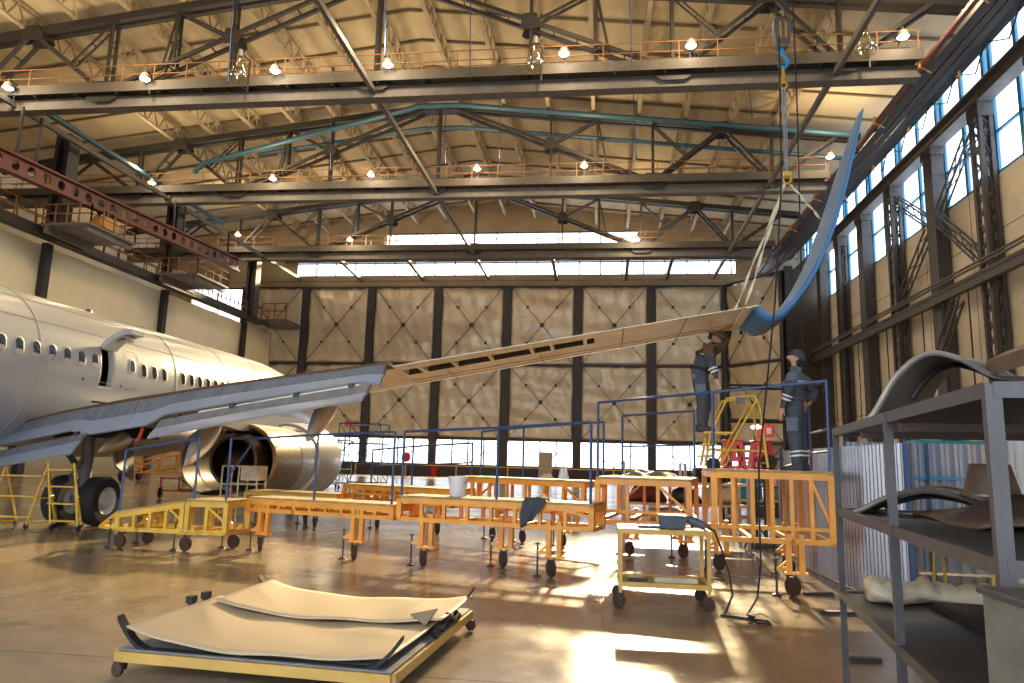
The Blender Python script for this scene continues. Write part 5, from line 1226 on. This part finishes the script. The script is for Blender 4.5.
# ---- worker standing at the right, looking up
J = {}; E = []
def core(J, E, P):
    for n, p, r_ in P: J[n] = (p, r_)
core(J, E, [('pelvis', (0,0,.96), (.150,.125)), ('belly', (.015,0,1.10), (.150,.120)), ('chest', (.01,0,1.28), (.170,.135)), ('upper', (-.01,0,1.42), (.135,.10)), ('neck', (-.012,0,1.52), .060),
  ('shl', (-.01,.165,1.415), .085), ('uarml', (.005,.225,1.29), .068), ('ell', (.02,.285,1.13), .058), ('farml', (.08,.295,1.0), .052), ('wrl', (.13,.285,.885), .040),
  ('shr', (-.02,-.165,1.415), .085), ('uarmr', (-.10,-.26,1.30), .066), ('elr', (-.17,-.34,1.165), .060), ('farmr', (-.165,-.24,1.06), .052), ('wrr', (-.14,-.15,1.0), .042),
  ('hipl', (.0,.085,.88), .105), ('thl', (.01,.10,.68), .098), ('knl', (.015,.105,.48), .082), ('shnl', (-.01,.108,.28), .080), ('anl', (-.015,.11,.12), .072), ('tol', (.05,.12,.055), .04),
  ('hipr', (.0,-.085,.88), .105), ('thr', (.0,-.10,.68), .098), ('knr', (.0,-.11,.48), .082), ('shnr', (-.02,-.115,.28), .080), ('anr', (-.03,-.12,.12), .072), ('tor', (.04,-.13,.055), .04)])
BE = [('pelvis','belly'),('belly','chest'),('chest','upper'),('upper','neck'),('upper','shl'),('shl','uarml'),('uarml','ell'),('ell','farml'),('farml','wrl'),('upper','shr'),('shr','uarmr'),('uarmr','elr'),('elr','farmr'),('farmr','wrr'),
  ('pelvis','hipl'),('hipl','thl'),('thl','knl'),('knl','shnl'),('shnl','anl'),('anl','tol'),('pelvis','hipr'),('hipr','thr'),('thr','knr'),('knr','shnr'),('shnr','anr'),('anr','tor')]
E += BE
hd = head(J, E, (.0, 0, 1.665), (.72, .32, .55), (-.4, -.2, .85), 'neck')
hand(J, E, 'wrl', (.13,.285,.885), (.25, -.05, -1), (1, 0, .25), 'L'); hand(J, E, 'wrr', (-.14,-.15,1.0), (.3, .9, -.25), (0, .2, 1), 'R')
def mf(c):
    if c.z > 1.545: return 1
    if abs((c-V3(.14,.28,.80)).length) < .14 and c.z < .895 and c.y > .222: return 1
    if (c-V3(-.11,-.06,.98)).length < .115 and c.y > -.155 and c.x < -.09: return 1
    if c.z > 1.30: return 2
    return 0
pb = PA(1.29, .72, 1.68)
wb = person('worker in navy overalls and cap standing at the right, looking up at the wing tip', pb, R(150), J, E, mf, [M['navy'], M['skin'], M['navy_l']])
face_bits(wb, *hd, M['navy'], hair)
for s, a, t_ in (('l', (-.015,.11,.12), (.05,.12,.035)), ('r', (-.03,-.12,.12), (.04,-.13,.035))):
    boot(wb, a, t_, bootm)
    y = a[1]
    for z in (.20, .26): cuff(wb, (a[0]-.0, y, z), (a[0]+.003, y, z+.025), .110, .110, refl, 'reflective_band')
for k in (0, .05): cuff(wb, (.035+k*.42, .287, 1.09-k), (.045+k*.42, .287, 1.065-k),   .080-k*.2, .079-k*.2, refl, 'reflective_band')
q = MB(); q.path([(.19,0,1.30), (.13,.17,1.30), (.0,.25,1.295), (-.12,.16,1.30), (-.19,0,1.30), (-.13,-.16,1.30)], .008, 6); child(q, 'yoke_piping', refl, wb)
q = MB(); q.box((.01, .215, .66), (.16, .03, .19)); q.box((.01, .223, .74), (.17, .03, .05)); child(q, 'thigh_pocket', M['navy_l'], wb, False)
q = MB(); q.lathe([(.195, -.02), (.205, -.01), (.205, .02), (.195, .03)], (.008, 0, 1.04), (0,0,1), 24); child(q, 'belt', M['navy'], wb)
q = MB(); q.lathe([(.075, -.03), (.09, -.01), (.085, .03), (.07, .035)], (-.012, 0, 1.50), (-.1,0,1), 18); child(q, 'collar', M['navy_l'], wb)
# ---- worker bending on the stepladder
J = {}; E = list(BE)
core(J, E, [('pelvis', (-.07,0,.94), (.155,.135)), ('belly', (-.04,0,1.06), (.155,.130)), ('chest', (.03,0,1.21), (.172,.140)), ('upper', (.10,0,1.335), (.135,.105)), ('neck', (.155,0,1.41), .062),
  ('shl', (.10,.165,1.325), .085), ('uarml', (.19,.225,1.37), .068), ('ell', (.30,.20,1.42), .056), ('farml', (.36,.15,1.50), .050), ('wrl', (.41,.10,1.57), .040),
  ('shr', (.10,-.165,1.32), .085), ('uarmr', (.13,-.23,1.19), .068), ('elr', (.16,-.25,1.03), .060), ('farmr', (.20,-.24,.92), .052), ('wrr', (.235,-.225,.81), .042),
  ('hipl', (-.07,.085,.87), .105), ('thl', (-.03,.10,.68), .098), ('knl', (.01,.105,.48), .082), ('shnl', (-.02,.108,.28), .080), ('anl', (-.05,.11,.12), .072), ('tol', (.03,.12,.055), .04),
  ('hipr', (-.07,-.085,.87), .105), ('thr', (-.04,-.10,.68), .098), ('knr', (.0,-.11,.48), .082), ('shnr', (-.02,-.115,.28), .080), ('anr', (-.04,-.12,.12), .072), ('tor', (.04,-.13,.055), .04)])
hd = head(J, E, (.205, 0, 1.535), (.86, -.15, -.38), (.25, 0, .95), 'neck')
hand(J, E, 'wrl', (.41,.10,1.57), (.25, -.1, 1), (0, 1, .2), 'L'); hand(J, E, 'wrr', (.235,-.225,.81), (.2, .05, -1), (1, 0, .2), 'R')
def mf2(c):
    if (c-V3(.205,0,1.535)).length < .155 and c.z > 1.45: return 1
    if c.z < .82 and c.z > .55 and c.x > .17 and c.y < -.15: return 1
    if c.z > 1.55 and c.y > .03 and c.x > .34: return 3
    if c.x*.4+c.z > 1.255: return 2
    return 0
pa = V3(1.64, 12.25, lz+.588)
wa = person('worker in brown and navy overalls bending forward on the yellow stepladder', pa, R(-14), J, E, mf2, [M['navy'], M['skin'], M['brownw'], M['rubber']])
face_bits(wa, *hd, M['brownw'], hair, False, mat('knit_tan', (.42,.30,.20), .9))
for a, t_ in (((-.05,.11,.12), (.03,.12,.035)), ((-.04,-.12,.12), (.04,-.13,.035))): boot(wa, a, t_, bootm)
for k in (0, .05): cuff(wa, (.165+k*.45, -.25, 1.005-k), (.175+k*.45, -.25, .98-k), .080-k*.2, .079-k*.2, refl, 'reflective_band')
q = MB(); q.box((-.03, -.215, .66), (.16, .03, .18)); child(q, 'thigh_pocket', M['navy_l'], wa, False)
q = MB(); q.box((-.11, -.15, .88), (.12, .06, .08)); child(q, 'hip_pocket', M['navy_l'], wa, False)
q = MB(); q.path([(.205,-.04,1.17), (.14,-.19,1.19), (-.01,-.21,1.25), (-.095,-.08,1.28)], .008, 6); child(q, 'yoke_piping', refl, wa)
q = MB(); q.lathe([(.19, -.02), (.20, -.01), (.20, .02), (.19, .03)], (-.055, 0, 1.01), (.3,0,1), 24); child(q, 'belt', M['black'], wa)
q = MB(); q.lathe([(.075, -.03), (.09, -.01), (.085, .03), (.07, .035)], (.145, 0, 1.39), (.6,0,1), 18); child(q, 'collar', M['brownw'], wa)
# ================================================================== hoist hook and slings on the wing tip
hx, hy = 2.76, 11.0
t = thing('crane_hook', 'amber and grey crane hook block hanging on ropes above the wing tip', 'crane hook', (hx, hy, 7.6))
p = V3(hx, hy, 8.5)
q = MB(); q.loft([[p+V3(sx_*w, sy_*d, z) for sx_, sy_ in ((-1,-1),(1,-1),(1,1),(-1,1))] for z, w, d in ((-.30,.06,.06), (-.24,.10,.08), (.02,.135,.10), (.18,.125,.09), (.24,.08,.06))]); q.build('block', mat('hook_block', (.10,.075,.06), .5, .2, .4, 6), t, bevel=.012)
for s in (-1, 1):
    q = MB(); q.lathe([(.0, -.012), (.11, -.012), (.12, 0), (.11, .012), (0, .012)], p+V3(s*.06, 0, .0), (1,0,0), 24); q.build('sheave', M['steel_l'], t)
    q = MB(); q.bar(p+V3(s*.04, -.105, -.16), p+V3(s*.04, -.105, .12), .03, .012); q.build('warning_stripe', mat('amber_stripe', (.40,.20,.03), .5) if s < 0 else bpy.data.materials['amber_stripe'], t)
q = MB(); q.path([p+V3(0,0,-.29), p+V3(0,0,-.40), p+V3(.065,0,-.46), p+V3(.085,0,-.54), p+V3(.035,0,-.61), p+V3(-.045,0,-.59), p+V3(-.075,0,-.52)], .03, 10, rad=[.04,.04,.037,.037,.033,.027,.014]); q.build('hook', M['blue'], t, smooth=True)
for dx in (-.07, .06, .09):
    q = MB(); q.tube(p+V3(dx, 0, .2), p+V3(dx+.02, 0, 15.0), .010, 6); q.build('hoist_rope', M['steel'], t)
q = MB(); yk = V3(hx, hy, 6.05)
q.path([p+V3(0,0,-.60), V3(hx, hy, 7.62)], .022, 8); q.lathe([(.055,-.02),(.075,0),(.055,.02),(.038,0),(.055,-.02)], V3(hx, hy, 7.60), (0,1,0), 20); q.lathe([(.055,-.02),(.075,0),(.055,.02),(.038,0),(.055,-.02)], V3(hx, hy, 7.74), (1,0,0), 20)
tag(q.build('shackle', mat('amber_shackle', (.55,.30,.04), .45), smooth=True), 'amber shackle hanging from the crane hook', 'shackle')
q = MB()
for dx in (-.022, .022): q.tube((hx+dx, hy, 7.56), (hx+dx*.6, hy, 6.18), .014, 8)
q.box((hx, hy, 7.15), (.07, .03, .08)); q.box((hx, hy, 6.35), (.06, .03, .08))
tag(q.build('grey_strap', mat('grey_webbing', (.22,.22,.25), .7)), 'grey double strap between the shackle and the sling ring', 'strap')
q = MB(); q.lathe([(.06,-.025),(.08,0),(.06,.025),(.04,0),(.06,-.025)], yk, (0,1,0), 20); q.box(yk+V3(0,-.015,.08), (.12,.06,.07))
tag(q.build('sling_ring', mat('amber_shackle2', (.6,.34,.05), .45), smooth=True), 'amber sling ring where the cream slings meet', 'ring')
sm = mat('cream_webbing', (.72,.62,.42), .8, 0, .1, 30)
def sling(name, a, b_, label, n=26):
    a = Vector(a); b_ = Vector(b_); P = []
    for i in range(n+1):
        t_ = i/n; c = lerp(a, b_, t_); an = t_*14; w = V3(math.cos(an)*.022, math.sin(an)*.022, 0); P.append([c-w, c+w])
    q = MB(); q.sheet(P, .012); tag(q.build(name, sm, smooth=True), label, 'sling', 'cream slings on the wing tip')
zt_ = zw(2.0)
sling('lifting_sling', yk+V3(-.05,-.04,-.08), V3(1.96, te(1.96)-.03, zt_+.02), 'cream lifting sling going down to the trailing edge of the wing tip')
sling('lifting_sling', yk+V3(-.03,.04,-.08), V3(2.0, le(2.0)+.02, zt_+.03), 'cream lifting sling going down to the leading edge of the wing tip')
sling('spare_sling', yk+V3(.05,0,-.08), V3(3.22, 11.0, 5.42), 'short cream sling swinging out to the right behind the winglet', 12)
q = MB(); P = []
for i in range(15):
    c = 1.0*i/14; P.append([V3(x, le(2.0)-c*(le(2.0)-te(2.0))*1.04+.03, zt_+.0-.10*math.sin(c*PI)-.012) for x in (1.93, 2.03)])
q.sheet(P, .01); tag(q.build('sling_cradle', sm), 'cream webbing cradle passing under the wing tip', 'sling')
q = MB(); q.path([(3.30, 12.3, 15), (3.30, 12.3, 8), (3.26, 12.3, 5.0), (3.2, 12.25, 3.0), (3.12, 12.2, 1.70)], .012, 6); tag(q.build('control_cable', M['rubber'], smooth=True), 'thin hanging control cable beside the standing worker', 'cable')
p = at(731, 326, Y=12.25)
q = MB(); q.tube(p+V3(-.1,0,-.02), p+V3(.12,-.02,.02), .05, 10); q.box(p+V3(.16,0,-.05), (.04,.05,.18)); tag(q.build('drill', M['rubber'], smooth=True), 'black drill pressed against the wing underside above the bending worker', 'drill')
# ================================================================== yellow wheel-well steps
def steps(x0, y0, label, h, w, n, lean, rz):
    t = thing('access_steps', label, 'steps', (x0, y0, 0), 'yellow steps by the main wheels')
    Rm = Matrix.Rotation(rz, 3, 'Z'); Q = lambda x, y, z: V3(x0, y0, 0)+Rm @ V3(x, y, z)
    for x in (-w/2, w/2):
        q = MB(); q.tube(Q(x, 0, .05), Q(x-lean, .1, h), .022); q.build('stringer', M['yellow'], t)
        q = MB(); q.tube(Q(x-lean*1.1, .1, h), Q(x-lean*1.2, .6, .12), .022); q.tube(Q(x-lean*.5, .05, h*.5), Q(x-lean*1.15, .45, h*.5), .016); q.tube(Q(x, 0, .12), Q(x-lean*1.2, .6, .12), .02); q.build('frame_tube', M['yellow'], t)
        for y in (.02, .6): q = MB(); q.lathe([(0,-.02),(.06,-.02),(.07,0),(.06,.02),(0,.02)], Q(x-(lean*1.2 if y > .1 else 0), y, .07), Rm @ V3(1,0,0), 16); q.build('caster', M['rubber'], t)
    for k in range(n):
        s = (k+.6)/n; q = MB(); c = Q(-lean*s, .1*s, h*s); q.box(c, (w, .16, .03), rz); q.build('step', M['yellow'], t)
steps(-11.3, 14.6, 'yellow access steps standing right against the main wheels', 1.42, .62, 4, .32, .0)
steps(-12.7, 14.6, 'yellow tubular access stand left of the wheels under the flap', 1.30, .9, 3, -.25, .12)
# ================================================================== farther stands, racks and clutter
def frame_stand(loc, w, d, h, m, label, group=None, lv=2, casters=True, diag=True, name='work_stand'):
    t = thing(name, label, 'stand', loc, group); x, y, z = loc
    for sx_ in (-w/2, w/2):
        for sy_ in (-d/2, d/2):
            q = MB(); q.tube((x+sx_, y+sy_, .14), (x+sx_, y+sy_, h), .03, 6); q.build('upright', m, t)
            if casters: q = MB(); q.lathe([(0,-.03),(.11,-.03),(.13,0),(.11,.03),(0,.03)], (x+sx_, y+sy_, .13), (1,0,0), 14); q.build('caster', M['rubber'], t)
    for k in range(lv):
        zz = .3+(h-.3)*(k+1)/lv if lv > 1 else h; q = MB()
        for sy_ in (-d/2, d/2): q.bar((x-w/2, y+sy_, zz), (x+w/2, y+sy_, zz), .06)
        for sx_ in (-w/2, w/2): q.bar((x+sx_, y-d/2, zz), (x+sx_, y+d/2, zz), .06)
        if k % 2 == 0: q.bx((x-w/2, y-d/2, zz-.03), (x+w/2, y+d/2, zz))
        q.build('platform', m, t)
    q = MB()
    for sy_ in (-d/2, d/2):
        q.bar((x-w/2, y+sy_, .3), (x+w/2, y+sy_, .3), .05)
        if diag: q.bar((x-w/2, y+sy_, .3), (x+w/2, y+sy_, h), .035); q.bar((x+w/2, y+sy_, .3), (x-w/2, y+sy_, h), .035)
    q.build('brace', m, t); return t
p = at(190, 492, Z=0); p2 = at(270, 490, Z=0)
t = thing('nose_dock', 'orange openwork stair dock far behind the wheels', 'work platform', (-22.6, 40, 0))
for y in (39.2, 40.8):
    q = MB(); q.bar((-27.4, y, .55), (-18.6, y, .55), .09); q.bar((-27.4, y, .8), (-20.6, y, 2.9), .1); q.bar((-20.6, y, 2.9), (-19, y, 2.9), .1); q.bar((-26, y, .55), (-19, y, 2.4), .08)
    for k in range(8): x = -27.1+k*1.1; q.bar((x, y, .55), (x, y, min(2.9, .85+max(0, (x+27.4)*.31))), .07)
    q.build('stair_frame', M['orange'], t)
for k in range(9): q = MB(); q.bx((-27.2+k*.74, 39.2, .8+k*.23), (-26.7+k*.74, 40.8, .85+k*.23)); q.build('tread', M['orange'], t)
for x, y in ((-27.2, 39.2), (-23.3, 39.2), (-18.8, 39.2), (-27.2, 40.8), (-18.8, 40.8)):
    q = MB(); q.lathe([(0,-.07),(.28,-.07),(.32,0),(.28,.07),(0,.07)], (x, y, .32), (1,.2,0), 16); q.bar((x, y, .3), (x, y, .6), .1); q.build('caster', M['rubber'], t)
t = thing('cowl_stand', 'low red stand under the opened engine cowl', 'stand', (-13.8, 26.6, 0))
q = MB()
for y in (26, 27.2): q.bar((-16.4, y, .75), (-11.2, y, .75), .06); q.bar((-16.4, y, .3), (-11.2, y, .3), .06)
for x in (-16.4, -14.7, -12.9, -11.2):
    for y in (26, 27.2): q.bar((x, y, .2), (x, y, .8), .06)
q.build('frame', mat('dull_red_paint', (.42,.09,.04), .5), t)
for x in (-16.4, -12.9, -11.2): q = MB(); q.lathe([(0,-.05),(.18,-.05),(.22,0),(.18,.05),(0,.05)], (x, 26, .22), (1,.3,0), 16); q.build('caster', M['rubber'], t)
t = thing('engine_steps', 'pale tubular steps standing under the engine', 'steps', (-9.3, 18.2, 0))
q = MB()
for x in (-9.7, -9.25, -8.75):
    for y in (18.0, 18.5): q.tube((x, y, 0), (x, y, 1.42), .022, 6)
for z in (.5, .95, 1.4):
    for y in (18.0, 18.5): q.tube((-9.7, y, z), (-8.75, y, z), .02, 6)
q.build('frame', M['canvas'], t)
q = MB(); q.bx((-9.2, 18.0, 1.05), (-8.75, 18.5, 1.38)); q.bx((-9.7, 18.0, .93), (-9.25, 18.5, .96)); q.build('tread', M['canvas'], t)
far = mat('pale_tube', (.36,.36,.40), .5)
for k, (px, py, Y, w, h, m, lab) in enumerate(((325,482,38.5,2.2,2.6,far,'pale tube scaffold beyond the white engine cowl'), (362,480,41,2.4,3.6,M['bluetube'],'blue tube scaffold far beyond the docks, left of the door column'))):
    p = at(px, py, Y=Y); frame_stand((p.x, Y, 0), w, 1.8, h, m, lab, 'far scaffolds', 3, True, True, 'tube_scaffold')
# stores behind the orange docks
def store_rack(x0, x1, y, hs, label):
    t = thing('pallet_rack', label, 'rack', ((x0+x1)/2, y, 0), 'store racks behind the docks')
    n = max(2, int((x1-x0)/1.3))
    for i in range(n+1):
        for dy in (0, 1.0): q = MB(); q.bar((x0+(x1-x0)*i/n, y+dy, 0), (x0+(x1-x0)*i/n, y+dy, hs[-1]+.4), .06); q.build('upright', far, t)
    for z in hs: q = MB(); q.bx((x0, y, z-.05), (x1, y+1, z)); q.build('shelf', M['canvas'], t)
    return t
store_rack(.45, 3.0, 16.0, (.45, .92, 1.36), 'open store rack with wrapped parts behind the wide dock')
store_rack(3.3, 5.6, 19.6, (.45, .9, 1.3), 'open store rack behind the dock beside the fence')
k = 0
for (x, y, z, w, d, h, m, lab, nm, cat) in (
 (.95, 16.4, .92, .42, .3, .22, M['redbeam'], 'rusty red wrapped part on the middle shelf, left end', 'wrapped_part', 'part'),
 (1.75, 16.4, .92, .35, .3, .2, M['steel'], 'dark machine part on the middle shelf of the store rack', 'machine_part', 'part'),
 (2.5, 16.4, .92, .4, .35, .26, M['canvas'], 'beige canvas bundle on the middle shelf', 'canvas_bundle', 'bundle'),
 (1.2, 16.4, 1.36, .5, .35, .12, M['canvas'], 'beige canvas bundle on the top shelf', 'canvas_bundle', 'bundle'),
 (2.3, 16.4, 1.36, .4, .35, .16, M['rubber'], 'black hose coil on the top shelf of the store rack', 'hose_coil', 'hose'),
 (1.4, 16.4, .45, .6, .35, .22, M['canvas'], 'pale wrapped cowl on the lowest shelf', 'wrapped_part', 'part'),
 (3.8, 20, .9, .3, .3, .40, M['blue'], 'blue drum on the far store rack', 'drum', 'drum'),
 (4.7, 20, .9, .5, .35, .2, M['canvas'], 'pale bundle beside the blue drum', 'canvas_bundle', 'bundle'),
 (4.4, 20, .45, .5, .35, .2, M['dark'], 'dark crate on the low shelf of the far store rack', 'crate', 'crate'),
 (4.9, 20, 1.3, .5, .35, .3, M['redp'], 'red case on top of the far store rack', 'case', 'case')):
    q = MB(); rings = []; rnd = random.Random(k); k += 1
    for i in range(7):
        u = i/6*2-1; s = math.sqrt(max(.05, 1-abs(u)**4)); rings.append([V3(x+w*u, y+d*s*math.cos(a)*(1+rnd.uniform(-.1,.1)), z+max(0.0, h*(.5+.5*math.sin(a))*s*(1.6+rnd.uniform(-.2,.2))) ) for a in [2*PI*j/12 for j in range(12)]])
    if nm in ('crate', 'case'): q.bx((x-w, y-d, z), (x+w, y+d, z+h*1.4)); q.bx((x-w-.02, y-d-.02, z+h*1.2), (x+w+.02, y+d+.02, z+h*1.3))
    elif nm == 'drum': q.lathe([(0,0),(w,0),(w*1.05,.05),(w,.1),(w,h*1.5),(w*1.05,h*1.6),(w,h*1.65),(0,h*1.65)], (x,y,z), (0,0,1), 24)
    elif nm == 'hose_coil':
        for j in range(4): q.lathe([(w-.05,-.04),(w,0),(w-.05,.04),(w-.1,0),(w-.05,-.04)], (x, y, z+.05+j*.075), (0,0,1), 24)
    else: q.loft(rings)
    tag(q.build(nm, m, smooth=True), lab, cat)
# red sign box behind the stools with a bright work lamp
p = at(765, 431, Y=16.9)
t = thing('red_cabinet', 'red box with a white notice on a pole behind the red stools', 'cabinet', (p.x, 16.9, 0))
q = MB(); q.box(p, (.36, .2, .27)); q.build('body', M['redp'], t, bevel=.02)
q = MB(); q.box(p+V3(.06,-.11,.0), (.1,.02,.13)); q.build('notice', M['white'], t)
q = MB(); q.tube((p.x, 17.1, 0), (p.x, 17.1, p.z+.3), .04); q.bx((p.x-.3, 16.8, 0), (p.x+.3, 17.4, .05)); q.build('pole', M['steel'], t)
p = at(756, 427, Y=16.4)
t = thing('work_lamp', 'bright white work lamp beside the red box', 'lamp', (p.x, 16.5, 0))
q = MB(); q.lathe([(0,-.03),(.10,-.02),(.11,.0),(.06,.03),(0,.035)], p, (0,.15,1), 20); q.build('lens', M['lampglass'], t, smooth=True)
q = MB(); q.tube((p.x, 16.6, .05), (p.x, 16.55, p.z), .025); 
for a in range(3): q.tube((p.x, 16.6, .5), (p.x+.4*math.cos(a*2.1), 16.6+.4*math.sin(a*2.1), 0), .02)
q.build('tripod', M['dark'], t)
# pale shelf frame and ladder far behind the standing worker
t = thing('ladder_frame', 'thin grey rack frame behind the bending worker by the doors', 'rack', (5.0, 24, 0))
q = MB()
for x in (3.9, 5.9):
    for y in (24, 25): q.tube((x, y, 0), (x, y, 4.4), .05)
for z in (.6, 2.0, 3.2, 4.3):
    for y in (24, 25): q.tube((3.9, y, z), (5.9, y, z), .04)
q.build('frame', M['steel'], t)
# small red signs on the door leaf sills
for k, (px, py, c, lab) in enumerate(((352,424,M['redp'],'small red sign on the door leaf beyond the engine'), (406,457,M['redp'],'round red sign hung on the second door glazing'), (434,471,M['redp'],'small red fire bucket by the middle door column'))):
    p = at(px, py, Y=YB-.5); q = MB()
    if k == 1: q.lathe([(0,-.03),(.5,-.03),(.52,0),(.5,.03),(0,.03)], p, (0,1,0), 24)
    elif k == 0: q.box(p, (1.6,.06,.5)); q.box(p+V3(0,-.04,0), (1.4,.02,.3))
    else: p.z = 0; q.lathe([(0,0),(.3,0),(.42,.9),(.44,.9),(.44,.95),(.38,.9),(.28,.03),(0,.03)], p, (0,0,1), 18)
    tag(q.build(['wall_sign','round_sign','fire_bucket'][k], c), lab, ['sign','sign','bucket'][k])
# yellow chain line along the far doors
q = MB(); q.tube((-24, 70, 1.15), (6, 70, 1.15), .04)
for x in range(-24, 7, 5): q.tube((x, 70, 0), (x, 70, 1.2), .05)
tag(q.build('barrier', M['yellow']), 'thin yellow barrier line in front of the hangar doors', 'barrier')
# ================================================================== light, sky, camera
w = bpy.data.worlds.new('sky'); bpy.context.scene.world = w; w.use_nodes = True
bg = w.node_tree.nodes['Background']; bg.inputs[0].default_value = (.80, .89, 1.0, 1); bg.inputs[1].default_value = WORLD
sd = Vector((.055, 1, .348)).normalized()   # low sun shining in through the clerestory
L = bpy.data.lights.new('sun', 'SUN'); L.energy = SUN; L.color = (1, .76, .42); L.angle = R(3.4)
so = bpy.data.objects.new('sun', L); C.objects.link(so); so.rotation_euler = sd.to_track_quat('Z', 'Y').to_euler()
cam = bpy.data.cameras.new('camera'); co = bpy.data.objects.new('camera', cam); C.objects.link(co)
cam.sensor_fit = 'HORIZONTAL'; cam.sensor_width = 36; cam.lens = FPX/1024*36; cam.clip_end = 400; cam.clip_start = .05
c_, s_ = math.cos(ROLL), math.sin(ROLL)
rc = RGT*c_ + UPV*s_; uc = UPV*c_ - RGT*s_
mtx = Matrix((rc, uc, -FWD)).transposed().to_4x4(); mtx.translation = Vector((0, 0, EYE)); co.matrix_world = mtx
sc = bpy.context.scene; sc.camera = co
sc.view_settings.view_transform = 'Standard'; sc.view_settings.look = 'None'; sc.view_settings.gamma = 1; sc.view_settings.use_curve_mapping = False
sc.view_settings.exposure = EXPOSURE
sc.cycles.max_bounces = 8; sc.cycles.diffuse_bounces = 5; sc.cycles.glossy_bounces = 4; sc.cycles.transparent_max_bounces = 12
sc.cycles.caustics_reflective = False; sc.cycles.caustics_refractive = False; sc.cycles.sample_clamp_indirect = 6; sc.cycles.use_denoising = True
